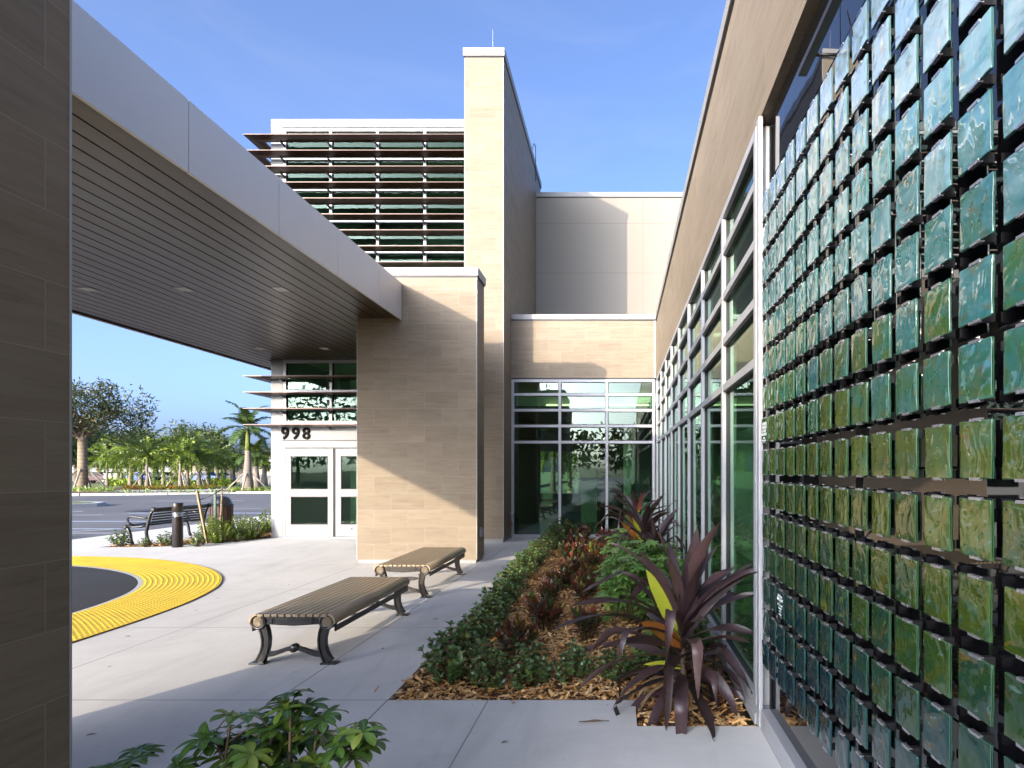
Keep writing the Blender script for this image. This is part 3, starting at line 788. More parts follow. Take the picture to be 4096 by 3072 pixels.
t = thing('stone_pier', 'long dark travertine pier filling the left edge, nearest to the camera', 'pier', (-3.55, 1.3, 0))
stone_box(-4.38, -2.483, 0.0, 2.68, .06, 5.13, 2.575 - .61 - .012).build('stone_cladding', M['stone'], t)  # unseen rear length set so its shadow covers the foreground
m = MB(); m.box(-4.36, -2.503, .02, 2.66, 0, .058); m.build('plinth', M['coping'], t)
coping(t, -4.38, -2.483, 0.0, 2.68, 5.13, 5.31)
m = MB(); m.box(-2.487, -2.479, 2.676, 2.684, .06, 5.13); m.build('corner_trim', M['alum'], t)

CX0, CX1, CY0, CY1 = -9.45, -3.925, -3.0, 14.65
t = thing('entrance_canopy', 'long flat canopy with silver fascia and dark bronze plank ceiling over the drop-off', 'canopy', (-6.7, 6, 4.39))
CAN = t
sof = MB(); x = CX1 - .09; k = 0
while x > CX0 + .1:
    x1 = max(x - .205, CX0 + .08)
    y1 = CY1 if x > EX0 + .03 else 16.2
    lo_, hi_ = x1 + .021, x
    # plank with small turned-up edges
    sof.box(lo_, hi_, CY0 + .1, y1, 4.40, 4.425)
    x -= .205; k += 1
sof.build('ceiling_plank', M['soffit'], t)
m = MB(); m.box(CX0 + .02, CX1 - .02, CY0 + .02, CY1, 4.426, 4.44); m.box(CX0 + .02, EX0 - .05, CY1, 16.2, 4.426, 4.44); m.build('ceiling_backing', M['dark'], t)
m = MB(); m.box(CX0 + .02, CX1 - .02, CY0 + .02, CY1, 4.445, 4.99); m.box(CX0 + .02, EX0 - .05, CY1, 16.2, 4.445, 4.99); m.build('roof', M['garage'], t)
m = MB(); m.box(CX1 - .088, CX1 - .03, CY0 + .1, CY1, 4.375, 4.40); m.box(CX0 + .03, CX0 + .08, CY0 + .1, 16.2, 4.375, 4.40); m.build('edge_trim', M['bronze_dk'], t)
ys = [CY0]
y = 9.69
cuts = []
while y > CY0: cuts.append(y); y -= 1.43
cuts = sorted(cuts)
for a, b in zip([CY0] + cuts, cuts + [10.668]):
    m = MB(); m.box(CX1 - .03, CX1, a + .004, b - .004, 4.37, 5.03); m.build('fascia_panel', M['fascia'], t, bevel=.003)
m = MB(); m.box(CX1 - .03, CX1, 11.242, CY1, 4.37, 5.03); m.build('fascia_panel', M['fascia'], t)
m = MB(); m.box(CX0, CX0 + .03, CY0, 16.2, 4.37, 5.03); m.build('fascia_panel', M['fascia'], t)
m = MB(); m.box(CX0 + .031, CX1 - .031, CY0, CY0 + .03, 4.37, 5.03); m.build('fascia_panel', M['fascia'], t)
m = MB(); m.box(CX0 + .031, CX1 - .031, CY0, 10.6, 4.992, 5.02); m.build('roof_edge', M['coping'], t)
for x, y in [(-5.12, 8.95), (-6.58, 8.95), (-8.03, 8.95), (-6.62, 13.3), (-8.06, 13.3), (-5.12, 13.3), (-5.12, 4.6), (-6.58, 4.6), (-8.03, 4.6)]:
    m = MB(); a = .085
    for q in ((-a, a, -a, -a + .022), (-a, a, a - .022, a), (-a, -a + .022, -a + .022, a - .022), (a - .022, a, -a + .022, a - .022)):
        m.box(x + q[0], x + q[1], y + q[2], y + q[3], 4.390, 4.3985)
    o = m.build('downlight', M['lens'], t)
    m = MB(); m.box(x - .062, x + .062, y - .062, y + .062, 4.394, 4.3988); m.build('lens', M['plastic'], o)
# ================================================================ ground sheets
def sheet(name, poly, z, mat, kind='structure'):
    m = MB(); m.face([(x, y, z) for x, y in poly])
    o = m.build(name, mat, None)
    bm = bmesh.new(); bm.from_mesh(o.data); bmesh.ops.triangulate(bm, faces=bm.faces[:])
    for f in bm.faces:
        if f.normal.z < 0: f.normal_flip()
    bm.to_mesh(o.data); bm.free()
    o['kind'] = kind
    return o
sheet('ground', [(-1500, -1500), (1500, -1500), (1500, 1500), (-1500, 1500)], -.16, M['grass'])
def slab(name, poly, z0, z1, mat):
    m = MB(); m.prism(poly, lambda a, b, d: (a, b, d), z0, z1)
    o = m.build(name, mat, None, fixn=True); o['kind'] = 'structure'; return o

BED = [(-1.675, 4.28), (.11, 4.28), (.11, 3.84), (.868, 3.84), (.868, 14.66), (-1.88, 14.66), (-1.80, 9.5), (-1.73, 7.0)]
# concrete pavement, poured round the bed (four slabs butted together)
slab('pavement', [(-13.2, -25), (.9, -25), (.9, 3.84), (.11, 3.84), (.11, 4.28), (-1.675, 4.28), (-1.73, 7.0), (-1.80, 9.5), (-1.88, 14.66),
                  (-1.88, 14.735), (-8.8, 14.735), (-8.8, 22.5), (-13.2, 22.5)], -.14, 0, M['concrete'])
slab('pavement', [(-13.2, -70), (12, -70), (12, -25.01), (-13.2, -25.01)], -.14, 0, M['concrete'])  # unseen slab added behind the camera, pale to bounce light forward
sheet('road', [(-90, -60), (-13.2, -60), (-13.2, 46), (-90, 52)], -.012, M['road'])
sheet('path', [(-13.2, 22.5), (-8.8, 22.5), (-8.8, 60), (-13.2, 60)], -.010, M['road'])

# curved drive edge
def catmull(P, n=10):
    out = []
    P = [Vector((*p, 0)) for p in P]
    for i in range(1, len(P) - 2):
        a, b, c, d = P[i - 1:i + 3]
        for k in range(n):
            t = k / n
            out.append(.5 * ((2 * b) + (-a + c) * t + (2 * a - 5 * b + 4 * c - d) * t * t + (-a + 3 * b - 3 * c + d) * t ** 3))
    out.append(P[-2])
    return out
INN = catmull([(-6.2, -26), (-6.2, -24), (-6.2, -10), (-6.2, 3.0), (-6.22, 5.6), (-6.29, 6.82), (-6.44, 7.58), (-6.68, 8.2), (-7.12, 8.85), (-7.75, 9.45), (-8.6, 9.98), (-9.62, 10.36), (-11.0, 10.52), (-14, 10.55), (-22, 10.55), (-23, 10.55)], 14)
def offset(P, d):
    out = []
    for i, p in enumerate(P):
        t = (P[min(i + 1, len(P) - 1)] - P[max(i - 1, 0)]).normalized()
        nrm = Vector((t.y, -t.x, 0))
        out.append(p + nrm * d)
    return out
poly = [(p.x, p.y) for p in INN] + [(-22, -26)]
sheet('drive', poly, .004, M['asphalt'])
def strip(name, d0, d1, z, mat, kind='structure'):
    A, Bq = offset(INN, d0), offset(INN, d1)
    m = MB()
    for i in range(len(A) - 1):
        m.face([(A[i].x, A[i].y, z), (Bq[i].x, Bq[i].y, z), (Bq[i + 1].x, Bq[i + 1].y, z), (A[i + 1].x, A[i + 1].y, z)])
    o = m.build(name, mat, None)
    bm = bmesh.new(); bm.from_mesh(o.data)
    for f in bm.faces:
        if f.normal.z < 0: f.normal_flip()
    bm.to_mesh(o.data); bm.free()
    o['kind'] = kind
    return o
strip('kerb', -.055, .0, .008, M['kerb'])
# tactile strip with truncated domes that follow the curve
t = thing('tactile_paving', 'bright yellow strip of tactile paving curving round the black drive', 'tactile paving', (-6, 8, 0))
A, Bq = offset(INN, 0), offset(INN, .96)
m = MB(); e = MB()
for i in range(len(A) - 1):
    if A[i].y < -6 or A[i].x < -16: continue
    m.face([(A[i].x, A[i].y, .012), (Bq[i].x, Bq[i].y, .012), (Bq[i + 1].x, Bq[i + 1].y, .012), (A[i + 1].x, A[i + 1].y, .012)])
    e.face([(Bq[i].x, Bq[i].y, .0), (Bq[i + 1].x, Bq[i + 1].y, .0), (Bq[i + 1].x, Bq[i + 1].y, .0118), (Bq[i].x, Bq[i].y, .0118)])
    O2 = (Bq[i] - A[i]).normalized() * .014; O3 = (Bq[i + 1] - A[i + 1]).normalized() * .014
    e.face([(Bq[i].x, Bq[i].y, .004), (Bq[i].x + O2.x, Bq[i].y + O2.y, .004), (Bq[i + 1].x + O3.x, Bq[i + 1].y + O3.y, .004), (Bq[i + 1].x, Bq[i + 1].y, .004)])
# resample the strip lengthwise for the domes
L = [0.0]
MID = offset(INN, .48)
for i in range(1, len(MID)): L.append(L[-1] + (MID[i] - MID[i - 1]).length)
def at_len(P, s):
    for i in range(1, len(L)):
        if L[i] >= s:
            k = (s - L[i - 1]) / (L[i] - L[i - 1] + 1e-9)
            return P[i - 1].lerp(P[i], k)
    return P[-1]
s = 0.0; row = 0
while s < L[-1]:
    a, b = at_len(A, s), at_len(Bq, s)
    if a.y > 2.5 and a.x > -12.5:
        for k in range(15):
            p = a.lerp(b, (k + .6) / 15.2)
            r0, r1, z0, z1 = .0175, .010, .012, .0175
            n = 7
            ph = random.random()
            lo_ = [(p.x + r0 * math.cos(2 * PI * (q + ph) / n), p.y + r0 * math.sin(2 * PI * (q + ph) / n), z0) for q in range(n)]
            hi_ = [(p.x + r1 * math.cos(2 * PI * (q + ph) / n), p.y + r1 * math.sin(2 * PI * (q + ph) / n), z1) for q in range(n)]
            m.mesh_faces(lo_ + hi_, [(q, (q + 1) % n, n + (q + 1) % n, n + q) for q in range(n)] + [tuple(range(n, 2 * n))], None, 0, False)
    s += .0615; row += 1
o = m.build('domed_mat', M['domes'], t)
e.build('mat_edge', M['rust'], t)

# parking marks and stop
for k, (y0, y1, x0, x1, mt) in enumerate([(15.85, 15.97, -19, -13.6, 'paint_white'), (17.02, 17.12, -19, -13.6, 'paint_white'), (17.13, 17.19, -19, -13.6, 'paint_blue'), (19.55, 19.66, -19.5, -15.2, 'paint_white'),
                             (19.67, 19.75, -19.5, -15.2, 'paint_blue'), (23.4, 23.56, -19.5, -13.6, 'paint_white'), (23.57, 23.67, -19.5, -13.6, 'paint_blue')]):
    m = MB(); m.face([(x0, y0, -.008), (x1, y0, -.008), (x1, y1, -.008), (x0, y1, -.008)]); o = m.build('road_marking', M[mt], None); o['kind'] = 'structure'
m = MB()
for x in (-15.4, -17.2):
    m.face([(x, 15.98, -.008), (x + .14, 15.98, -.008), (x + .95, 17.01, -.008), (x + .81, 17.01, -.008)])
for x0, y0, a, b in ((-26, 33, 5, .18), (-33, 27.5, 6, .14), (-24.5, 24.3, 2.4, .16), (-21.5, 22.3, 2.0, .12), (-17.5, 26.0, 1.8, .12)):
    m.face([(x0, y0, -.0075), (x0 + a, y0 + .2, -.0075), (x0 + a - .3, y0 + b + .2, -.0075), (x0 + .2, y0 + b, -.0075)])
o = m.build('road_marking', M['paint_white'], None); o['kind'] = 'structure'
m = MB(); m.prism([(-14.15, -.012), (-13.85, -.012), (-13.89, .12), (-14.11, .12)], lambda a, b, d: (a, d, b), 13.0, 14.85)
o = m.build('wheel_stop', M['kerb'], None, fixn=True, bevel=.015); tag(o, 'low grey concrete wheel stop at the edge of the car park by the stone pier', 'wheel stop')
# manhole in the paving, storm lid in the road
m = MB(); m.lathe([(.165, .001), (.165, .006), (.15, .006), (.148, .003), (.0001, .003)], (-3.27, 9.08, 0), 24)
for k in range(-3, 4): m.box(-3.27 - .11, -3.27 + .11, 9.08 + k * .036 - .006, 9.08 + k * .036 + .006, .003, .0065)
o = m.build('drain_cover', M['black'], None); tag(o, 'small round dark drain cover in the paving under the farther backless bench', 'drain cover')
m = MB(); m.lathe([(1.0, -.010), (1.0, -.006), (.0001, -.006)], (-19.6, 25.0, 0), 24); o = m.build('manhole_cover', M['bronze_dk'], None); tag(o, 'wide dark manhole cover lying in the grey road', 'manhole cover')

# ================================================================ backless benches
def make_bench(label, loc, frame_mat='black'):
    t = thing('backless_bench', label, 'bench', loc, 0, 'backless benches')
    Lh = .90
    n = 10; w = .0510; g = .0092
    x0 = -(n * w + (n - 1) * g) / 2
    for k in range(n):
        m = MB(); a = x0 + k * (w + g); m.box(a, a + w, -Lh, Lh, .408, .432)
        m.build('slat', M['bronze'], t, world=False, bevel=.004)
    xr = x0 + n * w + (n - 1) * g
    for s in (1, -1):
        pr = [(.0, .432)]
        for q in range(9):
            an = R(90 - q * 13)
            pr.append((.004 + .062 * math.cos(an), .370 + .062 * math.sin(an)))
        out = pr + [(p[0] - .012 if p[0] > .02 else p[0], p[1] - .012) for p in pr[::-1]]
        m = MB(); m.prism([(s * (xr + .006 + a), b) for a, b in (out if s < 0 else out[::-1])], lambda a, b, d: (a, d, b), -Lh, Lh, smooth=True)
        m.build('edge_rail', M['bronze'], t, world=False, fixn=True)
        m = MB(); m.box(s * (xr + .050), s * (xr + .064), -Lh + .03, Lh - .03, .278, .328); m.build('skirt_rail', M['bronze_dk'], t, world=False, bevel=.004)
    for e in (-1, 1):
        y = e * .855
        y0, y1 = y - .028, y + .028
        m = MB(); m.prism([(-.27, .345), (-.12, .335), (0, .328), (.12, .335), (.27, .345), (.27, .404), (-.27, .404)], lambda a, b, d: (a, d, b), y0, y1)
        ap = m.build('apron', M[frame_mat], t, world=False, fixn=True, bevel=.003)
        yo = y0 - .006 if e < 0 else y1 + .006
        m = MB()
        for a, b in ((-.235, -.175), (-.165, .165), (.175, .235)):
            ya, yb_ = (yo, y0 + .001) if e < 0 else (y1 - .001, yo)
            m.box(a, b, ya, yb_, .388, .395); m.box(a, b, ya, yb_, .346, .352); m.box(a, a + .008, ya, yb_, .352, .388); m.box(b - .008, b, ya, yb_, .352, .388)
        m.build('moulding', M[frame_mat], ap, world=False)
        for s in (-1, 1):
            cx, cz = s * .292, .365
            m = MB(); m.lathe([(.068, y0 - .004), (.068, y1 + .004)], (cx, 0, cz), 28, axis='y')
            # raised ring
            yy = y0 - .004 if e < 0 else y1 + .004; dd = -.008 if e < 0 else .008
            m.lathe([(.068, yy), (.066, yy + dd), (.052, yy + dd), (.049, yy + dd * .2), (.0001, yy + dd * .2)], (cx, 0, cz), 28, axis='y')
            sc_ = m.build('scroll', M[frame_mat], t, world=False, fixn=True)
            m = MB()
            for a in range(-5, 6):
                for b in range(-5, 6):
                    if a * a + b * b > 22: continue
                    px, pz = cx + a * .0092, cz + b * .0092
                    ya, yb_ = (yy + dd * .2 - .003, yy + dd * .2) if e < 0 else (yy + dd * .2, yy + dd * .2 + .003)
                    m.box(px - .0032, px + .0032, ya, yb_, pz - .0032, pz + .0032)
            m.build('rosette', M['bronze'], sc_, world=False)
            # S-curved leg
            cl = [(.268, .325), (.250, .27), (.240, .21), (.243, .15), (.258, .09), (.285, .035), (.296, .012)]
            hw_ = [.030, .029, .027, .026, .027, .030, .034]
            lo_ = []; hi_ = []
            for q, (a, b) in enumerate(cl):
                p0 = Vector(cl[max(q - 1, 0)]); p1 = Vector(cl[min(q + 1, len(cl) - 1)])
                tt = (p1 - p0).normalized(); nn = Vector((-tt.y, tt.x))
                lo_.append((a - nn.x * hw_[q], b - nn.y * hw_[q])); hi_.append((a + nn.x * hw_[q], b + nn.y * hw_[q]))
            ol = [(s * a, b) for a, b in lo_ + hi_[::-1]]
            m = MB(); m.prism(ol, lambda a, b, d: (a, d, b), y0 + .010, y1 - .010)
            for side in (lo_, hi_):
                for q in range(len(side) - 1):
                    (a, b), (c_, d_) = side[q], side[q + 1]
                    v = Vector((c_ - a, d_ - b)).normalized(); nn = Vector((-v.y, v.x)) * .006
                    m.prism([(s * (a - nn.x), b - nn.y), (s * (c_ - nn.x), d_ - nn.y), (s * (c_ + nn.x), d_ + nn.y), (s * (a + nn.x), b + nn.y)], lambda a, b, d: (a, d, b), y0, y1)
            lg = m.build('leg', M[frame_mat], t, world=False, fixn=True)
            m = MB(); m.box(s * .235, s * .375, y0 - .012, y1 + .012, 0, .012); m.build('foot_plate', M['black'], lg, world=False, bevel=.003)
        # wavy stretcher with a boss
        up = []; dn = []
        for q in range(25):
            x = -.245 + q * .49 / 24
            u = abs(x) / .245
            zc = .082 + .052 * (0.5 + .5 * math.cos(PI * min(1, u * 1.12)))
            th = .017 + .006 * u
            up.append((x, zc + th)); dn.append((x, zc - th))
        m = MB(); m.prism(dn + up[::-1], lambda a, b, d: (a, d, b), y0 + .012, y1 - .012)
        st = m.build('stretcher', M[frame_mat], t, world=False, fixn=True, bevel=.003)
        m = MB(); m.lathe([(.0001, y0 + .004), (.036, y0 + .004), (.036, y1 - .004), (.0001, y1 - .004)], (0, 0, .134), 20, axis='y'); m.build('boss', M[frame_mat], st, world=False, fixn=True)
    return t
make_bench('backless bronze slatted bench with black curved legs, the nearer of the two', (-2.795, 5.95, 0), 'black')
make_bench('backless bronze slatted bench with brown cast legs, the farther one by the stone pier', (-2.84, 8.62, 0), 'bronze_dk')

# ================================================================ street furniture by the drive
t = thing('park_bench', 'black slatted park bench with curled arms facing the car park', 'bench', (-10.75, 14.0, 0))
BY0, BY1 = 13.35, 15.15
# backrest and seat profile in x (facing -x)
bk = [(-10.62, .44), (-10.585, .50), (-10.565, .56), (-10.55, .62), (-10.535, .68), (-10.515, .74)]
for a, b in bk:
    m = MB(); m.box(a - .012, a + .012, BY0 + .05, BY1 - .05, b - .020, b + .020); m.build('back_slat', M['black'], t, bevel=.004)
m = MB(); m.tube([(-10.49, BY0 + .04, .79), (-10.49, BY1 - .04, .79)], .032, 10); m.build('top_rail', M['black'], t)
for k in range(8):
    a = -11.08 + k * .06; z = .435 - .025 * math.sin(k / 7 * PI)
    m = MB(); m.box(a - .025, a + .025, BY0 + .05, BY1 - .05, z - .012, z + .012); m.build('seat_slat', M['black'], t, bevel=.004)
m = MB(); m.tube([(-11.10, BY0 + .04, .40), (-11.10, BY1 - .04, .40)], .032, 10); m.build('front_rail', M['black'], t)
for y in (BY0, BY1):
    m = MB(); m.tube([(-10.49, y, .79), (-10.56, y, .70), (-10.60, y, .55), (-10.63, y, .42), (-10.66, y, .28), (-10.64, y, .14), (-10.56, y, .0)], [.034, .034, .036, .038, .034, .032, .036], 8); m.build('rear_leg', M['black'], t)
    m = MB(); m.tube([(-11.13, y, .41), (-11.06, y, .34), (-11.02, y, .22), (-11.0, y, .10), (-10.96, y, .0)], [.034, .036, .034, .032, .036], 8); m.build('front_leg', M['black'], t)
    m = MB(); m.tube([(-10.64, y, .44), (-10.8, y, .40), (-10.95, y, .39), (-11.08, y, .42)], .03, 8); m.build('side_rail', M['black'], t)
    m = MB(); m.tube([(-10.58, y, .60), (-10.72, y, .595), (-10.86, y, .615), (-10.98, y, .64), (-11.06, y, .62), (-11.09, y, .56), (-11.06, y, .49), (-10.98, y, .44)], .026, 8); m.build('armrest', M['black'], t)
    for cx, cz in ((-10.49, .79), (-11.12, .40)):
        m = MB(); m.lathe([(.0001, y - .035), (.05, y - .035), (.05, y + .03), (.0001, y + .03)], (cx, 0, cz), 16, axis='y'); m.lathe([(.03, y - .042), (.03, y - .034), (.022, y - .034), (.0001, y - .036)], (cx, 0, cz), 14, axis='y', m=1)
        m.build('scroll', [M['black'], M['bronze_dk']], t, fixn=True)

t = thing('bollard_light', 'brown cylindrical bollard light with louvred clear band among the shrubs', 'bollard', (-9.62, 12.9, 0))
c = (-9.62, 12.9, 0)
m = MB(); m.lathe([(.100, 0), (.100, .66), (.094, .664)], c, 28); m.build('post', M['bronze_dk'], t)
m = MB(); m.lathe([(.094, .664), (.094, .77)], c, 28); m.build('lens', M['clear'], t)
m = MB()
for k in range(3): m.lathe([(.05, .678 + k * .03), (.097, .684 + k * .03), (.097, .690 + k * .03), (.05, .694 + k * .03)], c, 28)
m.build('louvre', M['clip'], t)
m = MB(); m.lathe([(.05, .66), (.05, .77)], c, 14); m.build('lamp', M['lens'], t)
m = MB(); m.lathe([(.094, .768), (.101, .772), (.101, .955), (.094, .965), (.0001, .965)], c, 28); m.build('cap', M['bronze_dk'], t)

t = thing('litter_bin', 'round litter bin of red brown slats under a black dome lid', 'litter bin', (-10.75, 16.0, 0))
c = (-10.75, 16.0, 0)
for k in range(20):
    a = 2 * PI * k / 20
    m = MB(); r_ = .272; wd = .031
    ca, sa = math.cos(a), math.sin(a)
    P = lambda u, rr, z: (c[0] + ca * rr - sa * u, c[1] + sa * rr + ca * u, z)
    m.prism([(-wd, .08), (wd, .08), (wd, .74), (-wd, .74)], lambda u, z, d: P(u, d, z), r_ - .02, r_)
    m.build('slat', M['slat_wood'], t, fixn=True)
m = MB(); m.lathe([(.245, .03), (.245, .72), (.22, .72), (.22, .05), (.0001, .05)], c, 24); m.build('liner', M['dark'], t)
for z in (.10, .70):
    m = MB(); m.lathe([(.273, z), (.282, z), (.282, z + .04), (.273, z + .04)], c, 24); m.build('hoop', M['bronze_dk'], t)
m = MB(); m.lathe([(.285, .745), (.285, .77), (.25, .775), (.24, .80), (.225, .87), (.185, .93), (.12, .97), (.05, .985), (.0001, .988)], c, 28); m.build('dome_lid', M['black'], t)

# staked sapling
m = MB(); m.prism([(-.016, -.03), (.016, -.03), (.016, .03), (-.016, .03)], lambda a, b, d: (-9.43 - .23 * d + a, 13.55 + b, .02 + 1.18 * d), 0, 1)
o = m.build('tree_stake', M['wood'], None, fixn=True); tag(o, 'pale lumber stake leaning beside the sapling and bollard light', 'stake')
m = MB(); m.box(-10.00, -9.955, 14.6, 14.64, 0, 1.18); o = m.build('fence_post', plain('dark_green_post', (.02, .06, .03), .5), None); tag(o, 'thin dark green metal post in front of the litter bin', 'post')
t = thing('sapling', 'thin staked sapling tied with a black strap in front of the litter bin', 'sapling', (-9.28, 13.8, 0))
m = MB(); m.tube([(-9.28, 13.8, 0), (-9.30, 13.8, .4), (-9.27, 13.8, .8), (-9.26, 13.8, 1.28)], [.026, .024, .021, .016], 8); m.build('trunk', M['bark'], t)
m = MB(); m.tube([(-9.26, 13.79, 1.22), (-9.42, 13.7, 1.10), (-9.66, 13.58, .98)], .011, 6); m.tube([(-9.26, 13.79, 1.22), (-9.0, 13.9, 1.16)], .011, 6); m.build('strap', M['dark'], t)

# ================================================================ art wall of glass tiles
def tile_mesh(seed):
    rnd = random.Random(seed)
    bm = bmesh.new()
    bmesh.ops.create_cube(bm, size=1)
    bmesh.ops.scale(bm, vec=(.010, .138, .150), verts=bm.verts)
    bmesh.ops.subdivide_edges(bm, edges=[e for e in bm.edges if abs((e.verts[0].co - e.verts[1].co).x) < .01], cuts=5, use_grid_fill=True)
    sv = Vector((seed * 3.1, 0, 0))
    for v in bm.verts:
        if abs(abs(v.co.y) - .069) < 1e-4: v.co.y += mnoise.noise(Vector((v.co.z * 28, v.co.y * 9, seed * 5.3))) * .0030
        if abs(abs(v.co.z) - .075) < 1e-4: v.co.z += mnoise.noise(Vector((v.co.y * 28, v.co.z * 9, seed * 7.7))) * .0030
    ed = [e for e in bm.edges if len(e.link_faces) == 2 and e.calc_face_angle() > .6]
    bmesh.ops.bevel(bm, geom=ed, offset=.0036, segments=3, profile=.6, affect='EDGES')
    for f in bm.faces:
        f.smooth = True
        n = f.normal
        f.material_index = 0 if n.x < -.93 else 1
    me = bpy.data.meshes.new('glass_tile'); bm.to_mesh(me); bm.free()
    me.materials.append(M['tile']); me.materials.append(M['tile_edge'])
    return me
TM = [tile_mesh(i) for i in range(8)]
cm = MB(); cm.box(-.0066, .0060, -.022, .022, .0755, .0790); cm.box(-.0068, -.0053, -.022, .022, .0715, .0755); cm.box(.0062, .044, -.009, .009, .050, .0750, 1)
CLIP_T = cm.mesh('clip', [M['clip'], M['dark']])
cm = MB(); cm.box(-.0066, .0060, -.022, .022, -.0790, -.0755); cm.box(-.0068, -.0053, -.022, .022, -.0755, -.0715); cm.box(.0062, .044, -.009, .009, -.0750, -.050, 1)
CLIP_B = cm.mesh('clip', [M['clip'], M['dark']])
HUE = ['pale icy blue', 'pale aqua', 'milky aqua', 'pale sea green', 'light teal', 'milky teal', 'teal', 'blue green', 'sea green', 'mossy green', 'olive green', 'dark olive', 'deep green', 'dark teal', 'slate blue']
TXC = .906
for r_ in range(15):
    zc = 3.38 - .2 * r_ - .075
    for c_ in range(14):
        yc = 3.768 - .1825 * c_ - .0685
        # leave out tiles that lie wholly outside the photograph
        top = 1885 - (zc + .09 - 1.65) / (yc + .08) * 2373; bot = 1885 - (zc - .09 - 1.65) / (yc + .08) * 2373
        if bot < -20 or top > 3100: continue
        far = 'beside silver post' if c_ == 0 else ORD[c_] + ' from silver post'
        o = bpy.data.objects.new('glass_tile', TM[random.randrange(8)]); C.objects.link(o)
        rowname = 'top row' if r_ == 0 else ('bottom row' if r_ == 14 else ORD[r_] + ' row from the top')
        lab = '%s glass tile in the %s, %s' % (HUE[r_], rowname, far)
        if (r_, c_) == (7, 0): lab = 'olive glass tile with large white lettering beside the silver post'
        if (r_, c_) == (12, 2): lab = 'dark olive glass tile with small white lettering low on the art wall'
        tag(o, lab, 'glass tile', 'glass tiles on the art wall')
        o.location = (TXC + random.uniform(-.002, .002), yc + random.uniform(-.002, .002), zc + random.uniform(-.002, .002))
        o.rotation_euler = (random.uniform(-.012, .012), random.uniform(-.015, .015), random.uniform(-.02, .02))
        for mesh in (CLIP_T, CLIP_B):
            k = bpy.data.objects.new('clip', mesh); C.objects.link(k); k.parent = o
        # viewed from -x, text runs along -y
        pl = Matrix.Translation((-.0058, 0, 0)) @ Matrix(((0, 0, -1, 0), (-1, 0, 0, 0), (0, 1, 0, 0), (0, 0, 0, 1)))
        if (r_, c_) in ((7, 0), (12, 2)):
            lines = [('PIONEER', .026, .040), ('TERRACE', .026, .018), ('& ARTS', .026, -.004), ('INSTITUTE', .024, -.026), ('by Eric', .015, -.048), ('George Owen', .015, -.063)] if r_ == 7 else \
                    [('Thank you to', .016, .042), ('BAC STAFF', .024, .022), ('&', .014, .008), ('their continued', .015, -.008), ('support of', .015, -.026), ('art in', .015, -.043), ('our city', .015, -.060)]
            for s_, sz, zz in lines:
                tx = text_mesh(s_, sz, .0004, M['paint_white'], 'lettering', None, pl @ Matrix.Translation((0, zz - sz * .35, 0)), weight=.0006, align='CENTER')
                tx.parent = o
# slim light rail at the top of the art wall
t = thing('light_rail', 'slim dark linear light rail on stand-offs above the glass tiles', 'light rail', (.83, 1.6, 3.44))
m = MB(); m.box(.80, .84, .3, 2.67, 3.425, 3.455); m.build('housing', M['bronze_dk'], t, bevel=.004)
for y in (2.55, 1.95, 1.3, .7):
    m = MB(); m.tube([(.84, y, 3.44), (.947, y, 3.44)], .007, 6); m.build('standoff', M['dark'], t)
m = MB(); m.tube([(.88, 2.3, 3.44), (.935, 2.3, 3.2), (.94, 2.3, 2.9)], .003, 5); m.build('cable', M['dark'], t)
# ================================================================ foliage helpers
def leaf(mb, base, d, nrm, L, W, seg=3, droop=0.0, fold=0.2, u=None, m=0, pw=1.0, wave=0.0, tipw=0.0, twist=0.0, kink=None, neck=0.12):
    d = Vector(d).normalized(); nrm = Vector(nrm)
    nrm = (nrm - d * nrm.dot(d))
    if nrm.length < 1e-4: nrm = d.orthogonal()
    nrm.normalize()
    p = Vector(base); u = random.random() if u is None else u
    vs = []; uvs = []
    ph = random.uniform(0, 6)
    for k in range(seg + 1):
        t = k / seg
        w = W * .5 * max(math.sin(PI * min(1, max(0, t) ** pw * (1 - neck) + neck)), 0) ** .8
        if k == seg: w = tipw * W
        side = d.cross(nrm).normalized()
        if wave: off = nrm * (math.sin(ph + t * 9) * wave * W)
        else: off = Vector((0, 0, 0))
        vs += [p - side * w + nrm * (fold * w) + off, p, p + side * w + nrm * (fold * w) - off * .6]
        uvs += [(u, 1.0), (u, 0.0), (u, 1.0)]
        if k < seg:
            p = p + d * (L / seg)
            b = droop / seg
            if kink and abs(t - kink[0]) < .5 / seg: b += kink[1]
            # bend towards the ground
            ax = d.cross(Vector((0, 0, -1)))
            if ax.length > 1e-3:
                rot = Matrix.Rotation(b, 3, ax.normalized()); d = (rot @ d).normalized(); nrm = (rot @ nrm).normalized()
            if twist:
                nrm = (Matrix.Rotation(twist / seg, 3, d) @ nrm).normalized()
    fs = []
    for k in range(seg):
        a = k * 3
        fs += [(a, a + 1, a + 4, a + 3), (a + 1, a + 2, a + 5, a + 4)]
    mb.mesh_faces(vs, fs, uvs, m, True)
    return p, d

def rv(): return Vector((random.gauss(0, 1), random.gauss(0, 1), random.gauss(0, 1))).normalized()
def polar(az, el): return Vector((math.cos(az) * math.cos(el), math.sin(az) * math.cos(el), math.sin(el)))

